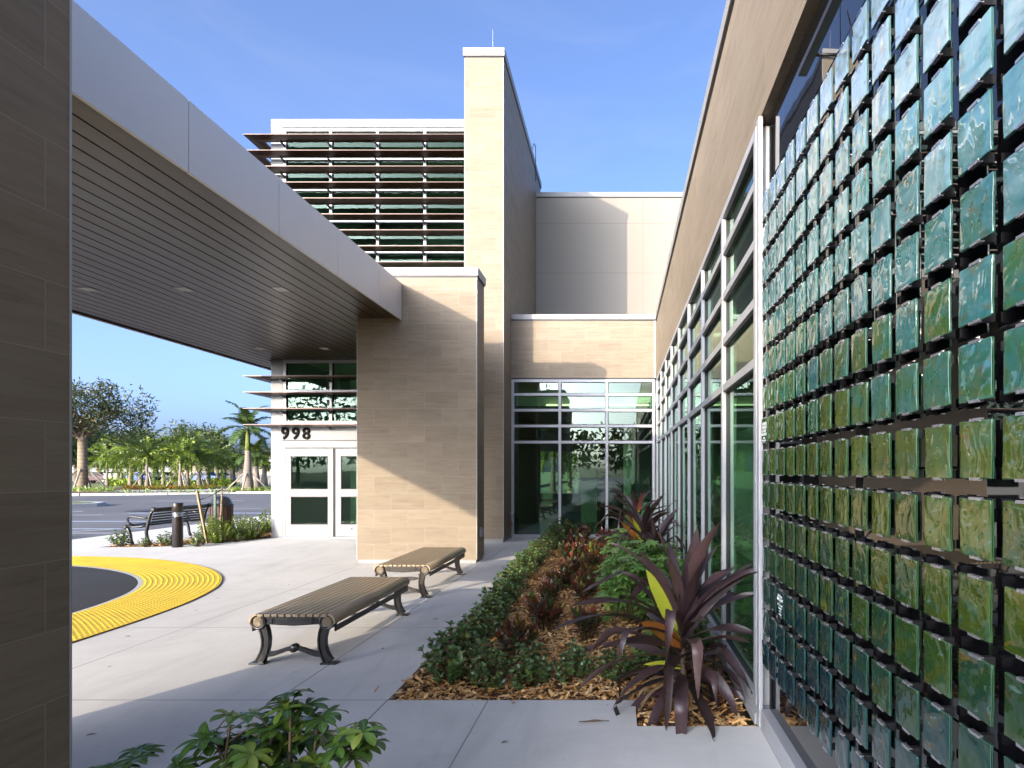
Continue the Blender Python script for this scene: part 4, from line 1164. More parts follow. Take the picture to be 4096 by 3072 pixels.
def shrub_proto(name, label, cat, mat, stem, ntip, rad, h, leafL, leafW, nleaf, seed, group, low=.25, pw=1.35, droop=.35, umb=False, extra=0):
    random.seed(seed)
    t = thing(name, label, cat, (0, 0, 0), 0, group)
    f = MB(); s = MB()
    for i in range(ntip):
        a = i * 2.399 + random.uniform(-.3, .3)
        q = math.sqrt((i + .5) / ntip)
        r_ = rad * q * random.uniform(.8, 1.05)
        z = h * (1 - .55 * q ** 2.2) * random.uniform(.72, 1.05)
        if i % 4 == 3: z *= random.uniform(low, .75)
        tip = Vector((r_ * math.cos(a), r_ * math.sin(a), z))
        b0 = Vector((r_ * .15 * math.cos(a), r_ * .15 * math.sin(a), 0)); mid = (b0 * .4 + tip * .6) + Vector((0, 0, -.08 * h))
        s.tube([b0, mid, tip], [.006, .0045, .003], 5)
        up = (tip - mid).normalized()
        if umb:
            # umbrella plant: petioles with a wheel of leaflets
            for k in range(random.randint(4, 6)):
                az = random.uniform(0, 2 * PI)
                pd = (polar(az, random.uniform(-.1, .9)) + up * .5).normalized()
                pl_ = random.uniform(.05, .12)
                st = tip - up * random.uniform(0, .10)
                e = st + pd * pl_
                s.tube([st, e], [.0022, .0018], 4, cap=False)
                wn = (pd * .35 + Vector((0, 0, 1))).normalized()
                x = wn.orthogonal().normalized(); y = wn.cross(x)
                n = random.randint(6, 8); o0 = random.uniform(0, 6)
                uu = random.random()
                for j in range(n):
                    an = o0 + 2 * PI * j / n
                    dd = (x * math.cos(an) + y * math.sin(an)) + wn * random.uniform(.0, .25)
                    leaf(f, e, dd, wn, leafL * random.uniform(.75, 1.1), leafW * random.uniform(.85, 1.1), 3, random.uniform(.3, .9), .25, min(1, max(0, uu + random.uniform(-.12, .12))), 0, pw, neck=.10)
        else:
            for lev in range(2 + extra):
                st = tip - up * (lev * .055 + random.uniform(0, .02))
                for k in range(nleaf):
                    an = k * 2 * PI / nleaf + lev * .6 + random.uniform(-.25, .25)
                    x = up.orthogonal().normalized(); y = up.cross(x)
                    out = x * math.cos(an) + y * math.sin(an)
                    dd = out + up * random.uniform(.35, 1.5) * (1 - lev * .25)
                    leaf(f, st, dd, up, leafL * random.uniform(.7, 1.15), leafW * random.uniform(.8, 1.15), 3, random.uniform(0, droop), .22, None, 0, pw, neck=.10)
    fo = f.build('foliage', mat, t, world=False)
    st_ = s.build('stems', stem, t, world=False)
    return t

def place(proto, spots, labeler):
    first = True
    for i, (x, y, z, rz, sc_) in enumerate(spots):
        sv = (sc_, sc_, sc_ * random.uniform(.92, 1.08))
        if first:
            proto.location = (x, y, z); proto.rotation_euler = (0, 0, rz); proto.scale = sv; proto['label'] = labeler(i); first = False
        else:
            copy_thing(proto, (x, y, z), rz, sv, labeler(i))

# ================================================================ mulch bed
m = MB(); m.face([(x, y, -.045) for x, y in BED])
o = m.build('planting_bed', M['soil'], None)
bm = bmesh.new(); bm.from_mesh(o.data); bmesh.ops.triangulate(bm, faces=bm.faces[:]); bmesh.ops.recalc_face_normals(bm, faces=bm.faces[:])
for f in bm.faces:
    if f.normal.z < 0: f.normal_flip()
bm.to_mesh(o.data); bm.free(); o['kind'] = 'structure'

def chips(name, n, inside, xr, yr, z0, mound=None, size=1.0, seed=3, dens=None):
    random.seed(seed)
    m = MB(); k = 0; tries = 0
    while k < n and tries < n * 8:
        tries += 1
        x, y = random.uniform(*xr), random.uniform(*yr)
        if not inside(x, y): continue
        if dens and random.random() > dens(x, y): continue
        k += 1
        L_ = random.choice((.025, .035, .045, .06, .085)) * random.uniform(.7, 1.3) * size; w = random.uniform(.004, .012) * size
        az = random.gauss(0.5, 1.0); el = random.gauss(0, .22)
        d = polar(az, el); sd = Vector((-math.sin(az), math.cos(az), random.gauss(0, .45))).normalized() * w
        z = z0 + random.random() ** 1.6 * .05 + (mound(x, y) if mound else 0)
        c = Vector((x, y, z)); bend = Vector((0, 0, random.uniform(-.006, .008)))
        u = min(1, max(0, random.gauss(.56, .24)))
        a, b = c - d * L_ * .5, c + d * L_ * .5
        vs = [a - sd, a + sd, c + sd + bend, c - sd + bend, b + sd * .7, b - sd * .7]
        m.mesh_faces(vs, [(0, 1, 2, 3), (3, 2, 4, 5)], [(u, .5)] * 6, 0, False)
    o = m.build(name, M['chip'], None)
    o['kind'] = 'stuff'
    return o
def in_bed(x, y):
    xl = -1.675 + (-1.73 + 1.675) * max(0, min(1, (y - 4.28) / 2.7)) if y < 7 else -1.73 - (y - 7) * .0196
    return (y > 4.29 and x > xl + .01 and x < .86 and y < 14.6) or (y > 3.86 and x > .12 and x < .86 and y <= 4.29)
o = chips('mulch', 42000, in_bed, (-1.9, .87), (3.84, 14.6), -.045, lambda x, y: .035 * (mnoise.noise(Vector((x * 1.7, y * 1.7, 0))) + .3), 1.0, 3, lambda x, y: min(1, 7.5 / y))
tag(o, 'golden brown wood chip mulch covering the long planting bed', 'mulch')

def near_bed(x, y): return (not in_bed(x, y)) and (-1.95 < x < -1.68 and 4.3 < y < 12 or (4.02 < y < 4.27 and -1.7 < x < .1) or (3.6 < y < 3.82 and .1 < x < .85))
o = chips('mulch', 110, near_bed, (-1.95, .87), (3.6, 12), .002, None, .6, 17, lambda x, y: .35 + .65 * (random.random() < .4)); tag(o, 'stray wood chips spilled over the pavement beside the bed', 'mulch')
# ---- low glossy shrubs along the pavement edge
hg = [shrub_proto('low_shrub', 'x', 'shrub', M['hedge'], M['stem'], 46, .25, .42, .054, .026, 8, 11 + i, 'low glossy shrubs edging the mulch bed', extra=1) for i in range(3)]
random.seed(5)
left = [(-1.34, 4.78, 1.12), (-1.42, 5.32, .82), (-1.40, 5.85, .85), (-1.36, 6.35, .80), (-1.46, 6.9, .95), (-1.44, 7.4, .85), (-1.50, 7.95, .95), (-1.48, 8.5, .9), (-1.52, 9.1, 1.0), (-1.55, 9.7, .9),
        (-1.50, 10.3, 1.0), (-1.58, 11.0, .95), (-1.52, 11.7, 1.0), (-1.50, 12.4, 1.05), (-1.45, 13.1, 1.15), (-1.35, 13.8, 1.5)]
front = [(-1.02, 4.62, .78), (-.70, 4.66, .80), (-.36, 4.70, .72), (-.05, 4.76, .66), (.22, 4.82, .60)]
sp = [[], [], []]; lb = [[], [], []]
for i, (x, y, s_) in enumerate(left):
    k = i % 3; sp[k].append((x, y, -.03, random.uniform(0, 6.28), s_))
    lb[k].append('large glossy green shrub at the front left corner of the mulch bed' if i == 0 else ('tall thin green shrub against the far glazing' if i == 15 else 'low glossy shrub on the pavement edge of the bed, %s from the corner' % ORD[i]))
for i, (x, y, s_) in enumerate(front):
    k = (i + 1) % 3; sp[k].append((x, y, -.03, random.uniform(0, 6.28), s_))
    lb[k].append('low glossy shrub along the front edge of the bed, %s from the corner' % ORD[i])
for k in range(3): place(hg[k], sp[k], lambda i, k=k: lb[k][i])

# ---- crotons
def croton_proto(seed, shift):
    random.seed(seed)
    t = thing('croton', 'x', 'croton', (0, 0, 0), 0, 'red and green crotons in the mulch bed')
    f = MB(); s = MB()
    for i in range(9):
        a = i * 2.399; r_ = .14 * math.sqrt((i + .3) / 9)
        h = random.uniform(.20, .40) * (1 - r_)
        b0 = Vector((r_ * .4 * math.cos(a), r_ * .4 * math.sin(a), 0)); tip = Vector((r_ * 1.3 * math.cos(a), r_ * 1.3 * math.sin(a), h))
        s.tube([b0, (b0 + tip) / 2, tip], [.007, .006, .004], 5)
        up = (tip - b0).normalized()
        base_u = random.random()
        for k in range(22):
            q = k / 21
            st = b0.lerp(tip, .35 + .65 * q)
            an = k * 2.399
            x = up.orthogonal().normalized(); y = up.cross(x)
            dd = (x * math.cos(an) + y * math.sin(an)) * (1.1 - .75 * q) + up * (.35 + 1.0 * q)
            u = (base_u * .35 + random.random() * .62 + shift) % 1.0
            if u > .86 and q < .7: u = random.uniform(.0, .5)
            leaf(f, st, dd, up, random.uniform(.09, .15), random.uniform(.030, .044), 4, random.uniform(-.15, .5), .25, u, 0, 1.1, .10, twist=random.uniform(-.5, .5))
    f.build('foliage', M['croton'], t, world=False); s.build('stems', M['stem'], t, world=False)
    return t
cr = [croton_proto(31, 0.0), croton_proto(32, .12), croton_proto(33, -.08)]
random.seed(9)
rowA = [(-.90, 5.30, .95), (-.80, 6.25, 1.0), (-.86, 7.25, .8), (-.82, 8.3, 1.05), (-.72, 9.3, 1.05), (-.86, 10.3, 1.0), (-.80, 11.3, 1.0), (-.90, 12.3, 1.1), (-.82, 13.4, 1.1)]
rowB = [(-.33, 5.85, .85), (-.44, 7.55, .95), (-.40, 8.5, 1.0), (-.44, 9.5, .9), (-.42, 10.5, 1.0), (-.36, 11.6, 1.05), (-.30, 12.7, 1.1)]
sp = [[], [], []]; lb = [[], [], []]
for i, (x, y, s_) in enumerate(rowA):
    k = (1, 0, 2)[i % 3]; sp[k].append((x, y, -.03, random.uniform(0, 6.28), s_)); lb[k].append(('yellow edged dark croton nearest the front of the bed' if i == 0 else 'red and green croton in the row beside the low shrubs, %s from the front' % ORD[i]))
for i, (x, y, s_) in enumerate(rowB):
    k = (i + 2) % 3; sp[k].append((x, y, -.03, random.uniform(0, 6.28), s_)); lb[k].append('dark red croton in the row beside the umbrella plants, %s from the front' % ORD[i])
for k in range(3): place(cr[k], sp[k], lambda i, k=k: lb[k][i])

# ---- umbrella plants by the glass
um = [shrub_proto('umbrella_plant', 'x', 'shrub', M['scheff'], M['gstem'], 36, .37, .72, .098, .037, 7, 51 + i, 'umbrella plants beside the glazing', umb=True, pw=1.5, low=.3) for i in range(2)]
random.seed(4)
sch = [(.16, 6.55, 1.0, 'broad bright green umbrella plant at the front of the clump by the glass'), (.52, 6.2, .92, 'green umbrella plant tight against the glass behind the big purple cordyline'), (.30, 7.25, 1.05, 'tall bushy umbrella plant in the middle of the green clump'),
       (.02, 7.45, .85, 'umbrella plant on the mulch side of the clump beside a red croton'), (.55, 7.35, 1.0, 'umbrella plant pressed to the mullions behind the middle of the clump'), (.58, 5.2, .72, 'low umbrella plant between the big purple cordyline and the glass'),
       (.30, 5.05, .5, 'smallest umbrella plant half hidden behind the big purple cordyline'), (.02, 8.2, .85, 'umbrella plant in front of the farther purple cordylines'), (.05, 10.4, .95, 'light green umbrella plant under the farther purple cordylines'), (.42, 11.2, 1.0, 'umbrella plant deep in the corner by the far glazing')]
s0 = [s_ for i, s_ in enumerate(sch) if i % 2 == 0]; s1 = [s_ for i, s_ in enumerate(sch) if i % 2]
for pr_, ss in ((um[0], s0), (um[1], s1)):
    place(pr_, [(x, y, -.03, random.uniform(0, 6.28), s_) for x, y, s_, l in ss], lambda i, ss=ss: ss[i][3])

# ---- cordylines: purple strap leaves
def cordyline(label, loc, seed, nleaf=34, L0=.62, hero=None, th=.34):
    random.seed(seed)
    t = thing('cordyline', label, 'cordyline', loc, 0, 'purple cordylines')
    tr = MB(); tr.tube([(0, 0, 0), (.01, .0, th * .5), (.0, .01, th), (.0, .0, th + .22)], [.026, .022, .020, .012], 8)
    tr.build('trunk', M['stem'], t, world=False)
    W0 = .086
    f = MB()
    for k in range(nleaf):
        q = k / (nleaf - 1)                       # 0 low, 1 top
        az = k * 2.399 + random.uniform(-.25, .25)
        el = -.05 + 1.30 * q ** 1.1 + random.uniform(-.12, .12)
        st = Vector((0, 0, .10 + (th + .12) * q))
        d = polar(az, min(el, 1.42))
        # petiole-like narrow base then a wide strap
        L_ = L0 * random.uniform(.8, 1.2) * (1.0 if q < .85 else .8)
        kk = (random.uniform(.4, .75), random.uniform(.5, 1.5)) if random.random() < .5 and q < .9 else None
        dr = random.uniform(.5, 1.75) * (1.15 - .70 * q)
        # keep leaves off the glass
        if loc[0] + d.x * L_ > .84: L_ = max(.3, (.84 - loc[0]) / max(.2, d.x) * .95)
        pb = st + d * .02
        leaf(f, pb, d, Vector((0, 0, 1)), L_ * 1.08, W0 * random.uniform(.7, 1.15), 13, dr, .42, None, 0, .85, .16, .0, random.uniform(-1.3, 1.3), kk, neck=.06)
    f.build('leaves', M['cordy'], t, world=False)
    g = MB()
    for k in range(7):
        a = random.uniform(0, 6.28)
        if math.cos(a) > .3: a += PI
        leaf(g, (0, 0, random.uniform(.08, .2)), polar(a, random.uniform(-.3, .3)), (0, 0, 1), random.uniform(.3, .5), .035, 8, random.uniform(.9, 1.6), .5, None, 0, 1, .15, .02, random.uniform(-1.2, 1.2), neck=.05)
    g.build('dead_leaves', M['dry'], t, world=False)
    for az, el, L_, W_, dr, mt, lab, z in (hero or []):
        g = MB(); leaf(g, (0, 0, z), polar(az, el), Vector((.15 * math.cos(az + PI), -1.0, .15)), L_, W_, 11, dr, .24, .5, 0, .95, .07, 0, .18, None, neck=.08)
        o = g.build('leaf', M[mt], t, world=False); o['label'] = lab
    return t
cordyline('large dark purple cordyline with one lime leaf spilling over the front corner of the bed', (.45, 4.28, -.03), 71, 66, .82,
          [(3.5, 1.10, .60, .12, .05, 'cordy_lime', 'lime yellow upright leaf', .46), (3.75, .80, .46, .10, .5, 'cordy_or', 'orange brown leaf', .40), (5.2, 1.38, .88, .14, .05, 'cordy', 'tall purple upright leaf', .44),
           (-.3, 1.22, .82, .11, .9, 'cordy', 'tall purple leaf with drooping tip', .44), (1.2, 1.30, .52, .07, .1, 'cordy_red', 'dusky red upright leaf', .42), (3.4, .35, .30, .05, .4, 'cordy_lime', 'small lime leaf', .26)], .40)
cordyline('purple cordyline with lime and orange leaves just behind the umbrella plants', (.36, 9.0, -.03), 72, 40, .72,
          [(3.9, 1.2, .55, .085, .2, 'cordy_lime', 'lime yellow leaf', .5), (3.3, 1.0, .55, .085, .3, 'cordy_or', 'orange leaf', .5), (4.6, .9, .45, .10, .5, 'cordy_red', 'red leaf', .42)], .55)
cordyline('purple cordyline with red upright leaves near the far corner glazing', (.30, 10.9, -.03), 73, 40, .78,
          [(5.2, 1.35, .75, .10, .1, 'cordy_red', 'dark red upright leaf', .6), (3.6, 1.1, .5, .06, .2, 'cordy_or', 'orange leaf', .6), (4.9, 1.1, .5, .05, .1, 'cordy_lime', 'thin lime leaf', .6)], .66)
cordyline('dark purple cordyline leaning against the mullions behind the umbrella clump', (.50, 8.2, -.03), 74, 30, .62, None, .42)

# ---- umbrella plant in the foreground
random.seed(77)
t = thing('umbrella_plant', 'leafy dark green umbrella plant at the bottom edge of the picture', 'shrub', (-1.38, 2.25, 0))
f = MB(); s = MB()
tips = [(-1.22, 2.2, .77), (-1.16, 2.28, .70), (-1.30, 2.22, .70), (-1.26, 2.3, .63), (-.98, 2.22, .66), (-1.00, 2.26, .58), (-1.52, 2.22, .665), (-1.46, 2.3, .60), (-1.38, 2.2, .60), 
        (-1.56, 2.15, .56), (-1.42, 2.12, .54), (-1.32, 2.15, .57), (-1.20, 2.14, .55), (-1.10, 2.3, .58), (-1.48, 2.4, .55), (-1.34, 2.42, .60), (-1.22, 2.42, .55), (-1.10, 2.14, .46), (-1.3, 2.1, .44), (-1.5, 2.1, .42)]
for i, (x, y, z) in enumerate(tips):
    b0 = Vector((-1.36 + random.uniform(-.18, .18), 2.25 + random.uniform(-.08, .08), 0)); tip = Vector((x, y, z))
    mid = b0.lerp(tip, .6) + Vector((0, 0, .04))
    s.tube([b0, mid, tip], [.008, .006, .0042], 6)
    up = (tip - mid).normalized()
    for k in range(5 if z < .7 else 4):
        az = random.uniform(0, 2 * PI); pd = (polar(az, random.uniform(.0, .9)) + up * .3).normalized()
        st = tip - up * (k * .022); e = st + pd * random.uniform(.05, .10)
        s.tube([st, (st + e) / 2 + Vector((0, 0, .008)), e], [.0028, .0022, .002], 5, cap=False)
        wn = (pd * .3 + Vector((0, 0, 1)) + rv() * .25).normalized(); xx = wn.orthogonal().normalized(); yy = wn.cross(xx)
        n = random.randint(5, 8); o0 = random.uniform(0, 6); uu = random.random()
        for j in range(n):
            an = o0 + 2 * PI * j / n
            dd = xx * math.cos(an) + yy * math.sin(an) + wn * random.uniform(-.05, .3)
            leaf(f, e, dd, wn, random.uniform(.065, .098), random.uniform(.028, .036), 6, random.uniform(.3, 1.1), .28, min(1, max(0, uu + random.uniform(-.15, .15))), 0, 1.45, .03, neck=.06)
s.tube([(-1.48, 2.22, .55), (-1.46, 2.22, .70)], [.005, .005], 6); s.tube([(-1.46, 2.22, .64), (-1.36, 2.22, .71)], [.003, .002], 5)
leaf(f, (-1.545, 2.2, .65), (.1, 0, 1), (0, -1, .1), .075, .045, 6, 0, .2, .3)
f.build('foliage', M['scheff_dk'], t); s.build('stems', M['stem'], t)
# small plant whose tip only just enters the picture at the bottom left
t = thing('umbrella_plant', 'umbrella plant whose leaf tips just show at the bottom edge beside the near pier', 'shrub', (-2.0, 2.25, 0))
f = MB(); s = MB()
for x, y, z in ((-1.86, 2.25, .55), (-1.93, 2.22, .50), (-2.02, 2.28, .46)):
    s.tube([(-2.0, 2.25, 0), (x, y, z)], [.007, .004], 6)
    for k in range(4):
        az = random.uniform(0, 6.28); e = Vector((x, y, z)) + polar(az, .4) * .05
        for j in range(7):
            leaf(f, e, polar(j * .9 + az, .15), (0, 0, 1), .075, .03, 5, .6, .25, None, 0, 1.4, neck=.06)
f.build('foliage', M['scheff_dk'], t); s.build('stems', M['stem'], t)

# ---- fallen leaves on the paving
random.seed(12)
dl = MB(); leaf(dl, (-.05, 0, .006), (1, .05, 0), (0, .2, 1), .20, .032, 6, -.05, .5, .5, 0, 1.0, .1)
o = dl.build('fallen_leaf', M['dry'], None); o.location = (-.22, 3.88, .004); tag(o, 'long dry brown leaf lying on the paving in front of the mulch bed', 'fallen leaf')
dm = MB(); leaf(dm, (-.02, 0, .004), (1, .1, 0), (0, .1, 1), .045, .018, 4, -.1, .4, .5, 0, 1.0, .1); base = dm.mesh('fallen_leaf', M['dry'])
sps = [(-4.3, 5.0), (-3.9, 6.4), (-5.0, 7.0), (-2.2, 5.5), (-2.05, 6.6), (-2.1, 8.6), (-2.3, 4.0), (-3.3, 3.7), (-.7, 3.6), (-4.8, 8.6), (-3.6, 9.9), (-2.0, 10.2), (-2.2, 7.3), (-4.9, 5.9), (-2.4, 3.3), (-6.9, 12.3)]
for x, y in sps:
    o = bpy.data.objects.new('fallen_leaf', base); C.objects.link(o); o.location = (x, y, .002); o.rotation_euler = (0, 0, random.uniform(0, 6.28)); s_ = random.uniform(.6, 1.3); o.scale = (s_, s_, s_)
    tag(o, 'tiny dry leaf scrap lying loose on the pale paving', 'fallen leaf', 'dry leaf scraps on the paving')

# ================================================================ shrub bed by the park bench
SB = [(-11.35, 12.85), (-9.9, 13.0), (-8.72, 14.6), (-8.72, 20), (-9.3, 20), (-10.2, 16.0), (-10.3, 13.6)]
m = MB(); m.face([(x, y, .012) for x, y in SB]); o = m.build('planting_bed', M['soil'], None, fixn=True); o['kind'] = 'structure'
def in_poly(P):
    def f(x, y):
        c = False; j = len(P) - 1
        for i in range(len(P)):
            if (P[i][1] > y) != (P[j][1] > y) and x < (P[j][0] - P[i][0]) * (y - P[i][1]) / (P[j][1] - P[i][1]) + P[i][0]: c = not c
            j = i
        return c
    return f
o = chips('mulch', 3500, in_poly(SB), (-11.4, -8.7), (12.8, 20), .012, None, 1.3, 8); tag(o, 'brown mulch round the shrubs by the park bench', 'mulch')
lm = [shrub_proto('yellow_green_shrub', 'x', 'shrub', M['lime'], M['gstem'], 70, .38, .60, .046, .026, 7, 81 + i, 'yellow green shrubs by the park bench', extra=2, low=.3) for i in range(2)]
random.seed(6)
s0 = [(-9.25, 13.75, .95, 'yellow green shrub at the foot of the leaning stake'), (-8.95, 14.45, 1.0, 'yellow green shrub nearest the white door wall'), (-9.15, 15.6, 1.1, 'yellow green shrub behind the one nearest the door wall')]
s1 = [(-9.75, 14.2, 1.0, 'yellow green shrub between the bollard light and the litter bin'), (-9.6, 15.0, 1.0, 'yellow green shrub in front of the litter bin'), (-9.0, 17.2, 1.2, 'yellow green shrub deepest in the bed beside the wall')]
for pr_, ss in ((lm[0], s0), (lm[1], s1)):
    place(pr_, [(x, y, 0, random.uniform(0, 6.28), s_) for x, y, s_, l in ss], lambda i, ss=ss: ss[i][3])
h4 = shrub_proto('low_shrub', 'x', 'shrub', M['hedge'], M['stem'], 26, .24, .40, .058, .032, 7, 19, 'low dark shrubs by the park bench', extra=1)
ss = [(-10.95, 13.0, .95, 'low dark green shrub at the front leg of the park bench'), (-10.05, 13.15, .85, 'low dark green shrub left of the bollard light'), (-9.25, 13.0, .8, 'low dark green shrub right of the bollard light'), (-8.98, 13.9, .75, 'low dark green shrub below the yellow green shrubs'), (-10.35, 12.95, .6, 'smallest dark shrub between park bench and bollard light')]
place(h4, [(x, y, 0, random.uniform(0, 6.28), s_) for x, y, s_, l in ss], lambda i: ss[i][3])
# ================================================================ beyond the road
def ix(xd, Y): return (xd - 1339) / 1281.5 * Y
# far island with kerb
ISL = [(-70, 44), (-48, 41.5), (-42, 40.8), (-36.5, 40.2), (-32.0, 42.0), (-29, 44.2), (-24, 44.5), (-8.8, 44.5), (-8.8, 75), (-70, 75)]
isl = slab('planting_island', ISL, -.15, .12, M['soil'])
m = MB()
for i in range(7):
    a = Vector((*ISL[i], 0)); b = Vector((*ISL[i + 1], 0)); d = (b - a).normalized(); n = Vector((d.y, -d.x, 0)) * .18
    m.face([(a.x + n.x, a.y + n.y, -.012), (b.x + n.x, b.y + n.y, -.012), (b.x + n.x, b.y + n.y, .14), (a.x + n.x, a.y + n.y, .14)])
    m.face([(a.x + n.x, a.y + n.y, .14), (b.x + n.x, b.y + n.y, .14), (b.x - n.x, b.y - n.y, .14), (a.x - n.x, a.y - n.y, .14)])
o = m.build('kerb', M['kerb'], None, fixn=True); o['kind'] = 'structure'
sheet('path', [(-62, 50.0), (-46, 46.5), (-41, 44.6), (-36, 44.4), (-32.5, 46.5), (-33.5, 52), (-36, 48.2), (-41, 47.4), (-46, 50.5), (-62, 54)], .126, M['kerb'])
sheet('grass', [(-70, 58), (-8.8, 52), (-8.8, 110), (-70, 110)], .13, M['grass'])
# near left island with lawn
pts = [(-60, 25.5), (-27, 25.8), (-25.2, 26.6), (-24.6, 27.9), (-25.2, 29.1), (-27, 29.8), (-60, 30)]
slab('kerb', pts, -.12, .15, M['kerb'])
pin = [(-60, 25.8), (-27, 26.1), (-25.5, 26.8), (-24.95, 27.9), (-25.5, 28.85), (-27, 29.5), (-60, 29.7)]
sheet('lawn', pin, .156, M['grass'])

def foliage_tree(name, label, loc, h0, hc, rx, rz_, nl, lsz, mat, trunk_r, seed, group, trunk_mat='bark', clump=18, lean=0):
    random.seed(seed)
    t = thing(name, label, 'tree', loc, 0, group)
    tr = MB()
    top = Vector((lean, 0, h0 + (hc - h0) * .35))
    tr.tube([(0, 0, -.1), (lean * .2, 0, h0 * .5), (lean * .6, 0, h0), top], [trunk_r * 1.15, trunk_r, trunk_r * .92, trunk_r * .45], 10)
    cl = []
    for k in range(clump):
        d = rv(); d.z = d.z * .85
        r_ = random.uniform(.45, 1.0)
        c = Vector((lean + d.x * rx * r_, d.y * rx * r_, hc + d.z * rz_ * r_))
        cl.append((c, random.uniform(.22, .42) * rx))
        b0 = Vector((lean * .6, 0, h0 * random.uniform(.85, 1.15)))
        tr.tube([b0, b0.lerp(c, .5) + Vector((0, 0, .12 * rx)), c], [trunk_r * .28, trunk_r * .16, trunk_r * .05], 5, cap=False)
    tr.build('trunk', M[trunk_mat], t, world=False)
    f = MB()
    for k in range(nl):
        c, cr_ = random.choice(cl)
        p = c + rv() * cr_ * random.random() ** .45
        d = rv(); n = rv()
        leaf(f, p, d, n, lsz * random.uniform(.6, 1.4), lsz * .45, 1, 0, .2, None, 0, 1, tipw=.12, neck=.35)
    f.build('crown', M[mat], t, world=False)
    return t

# big pale-trunked tree at the left with its props
BT = (-44.4, 49.0, .12)
foliage_tree('oak_tree', 'big dark leafy tree with a thick pale trunk held by lumber props', BT, 4.4, 6.5, 4.2, 2.6, 6800, .30, 'oak', .33, 101, 'trees beyond the road', clump=34)
def props(loc, h, spread, label, mat='wood_grey', n=4, w=.05, rot=.4):
    for k in range(n):
        a = rot + 2 * PI * k / n
        m = MB(); p0 = Vector((loc[0] + math.cos(a) * spread, loc[1] + math.sin(a) * spread, loc[2])); p1 = Vector((loc[0] + math.cos(a) * .28, loc[1] + math.sin(a) * .28, loc[2] + h))
        m.tube([p0, p1], w, 4)
        o = m.build('tree_prop', M[mat], None); tag(o, label, 'prop', 'props at ' + label)
props(BT, 1.75, 1.7, 'grey lumber prop bracing the big pale-trunked tree at the left', w=.075)

# palms
def frond(f, base, az, el, L_, droop, nl, ll, lw, plume=False, m=0):
    p = Vector(base); d = polar(az, el); seg = 9; pts = [p.copy()]
    for k in range(seg):
        p = p + d * (L_ / seg); pts.append(p.copy())
        ax = d.cross(Vector((0, 0, -1)))
        if ax.length > 1e-3: d = (Matrix.Rotation(droop / seg, 3, ax.normalized()) @ d).normalized()
    f.tube(pts, [.03 * (1 - .8 * k / seg) for k in range(seg + 1)], 4, m=m, cap=False)
    for k in range(nl):
        t = .08 + .92 * k / nl
        i = min(seg - 1, int(t * seg)); q = pts[i].lerp(pts[i + 1], t * seg - i); tg = (pts[i + 1] - pts[i]).normalized()
        sd = tg.cross(Vector((0, 0, 1)))
        if sd.length < 1e-3: sd = Vector((1, 0, 0))
        sd.normalize(); un = sd.cross(tg)
        env = (1 - .55 * t) * (0.5 + min(1, t * 4) * .5)
        if plume:
            for j in range(3):
                an = random.uniform(0, 2 * PI); o_ = sd * math.cos(an) + un * math.sin(an)
                leaf(f, q, o_ + tg * .7, tg, ll * env * random.uniform(.8, 1.1), lw, 2, .5, .1, None, m, 1, tipw=.1, neck=.3)
        else:
            for s_ in (-1, 1):
                leaf(f, q, sd * s_ + tg * .55 + un * random.uniform(-.1, .35), un, ll * env * random.uniform(.85, 1.1), lw, 2, random.uniform(.5, 1.2), .1, None, m, 1, tipw=.1, neck=.3)

def palm_proto(name, label, group, trunk_h, tr0, tr1, nf, L_, mat, plume, seed, shaft=.8, bulge=0.0, nl=26, ll=.5, lw=.05, el0=-.3, el1=1.3):
    random.seed(seed)
    t = thing(name, label, 'palm', (0, 0, 0), 0, group)
    tr = MB(); N = 10
    tr.tube([(0.02 * math.sin(k), 0, trunk_h * k / N) for k in range(N + 1)], [tr0 + (tr1 - tr0) * (k / N) + bulge * math.exp(-((k / N - .15) / .22) ** 2) for k in range(N + 1)], 12)
    tr.build('trunk', M['palm_bark'], t, world=False)
    cs = MB(); cs.tube([(0, 0, trunk_h), (0, 0, trunk_h + shaft * .3), (0, 0, trunk_h + shaft)], [tr1 * 1.08, tr1 * .95, tr1 * .5], 10)
    cs.build('crownshaft', M['shaft'], t, world=False)
    f = MB()
    for k in range(nf):
        az = k * 2.399 + random.uniform(-.2, .2); q = k / max(1, nf - 1)
        frond(f, (0, 0, trunk_h + shaft * (.85 + .15 * q)), az, el0 + (el1 - el0) * q, L_ * random.uniform(.85, 1.1), random.uniform(1.1, 1.7) * (1.15 - .4 * q), nl, ll, lw, plume)
    f.build('fronds', M[mat], t, world=False)
    return t
fx = [palm_proto('foxtail_palm', 'x', 'foxtail palms beyond the road', 2.3, .13, .10, 13, 2.9, 'frond', True, 200 + i, .7, .06, 34, .56, .085, -.35, 1.3) for i in range(2)]
spots = [(231, 60, .9, 0), (262, 62, .95, 0), (281, 56, 1.0, .5), (304, 54, 1.05, .2), (317.6, 52.0, .95, .0), (352, 60, .85, 0), (389, 52.0, .95, .1), (405, 54.5, 1.05, .3), (430, 55, 1.08, .8), (449, 60, 1.0, .2), (470, 62, .9, 0)]
where = ['beside the big pale-trunked tree', 'second right of the big pale-trunked tree', 'with the yellowest crown in the left group', 'with the swollen trunk in the left group', 'nearest the kerb in the left group', 'smallest, in the gap between the two groups', 'nearest the kerb in the right group', 'with the swollen trunk in the right group', 'tallest, in the right group', 'behind the tallest palm of the right group', 'farthest right of the right group']
random.seed(3)
ss0 = []; ss1 = []
for i, (xd, Y, s_, zz) in enumerate(spots):
    (ss0 if i % 2 == 0 else ss1).append((ix(xd, Y), Y, .12, random.uniform(0, 6.28), s_, 'foxtail palm ' + where[i]))
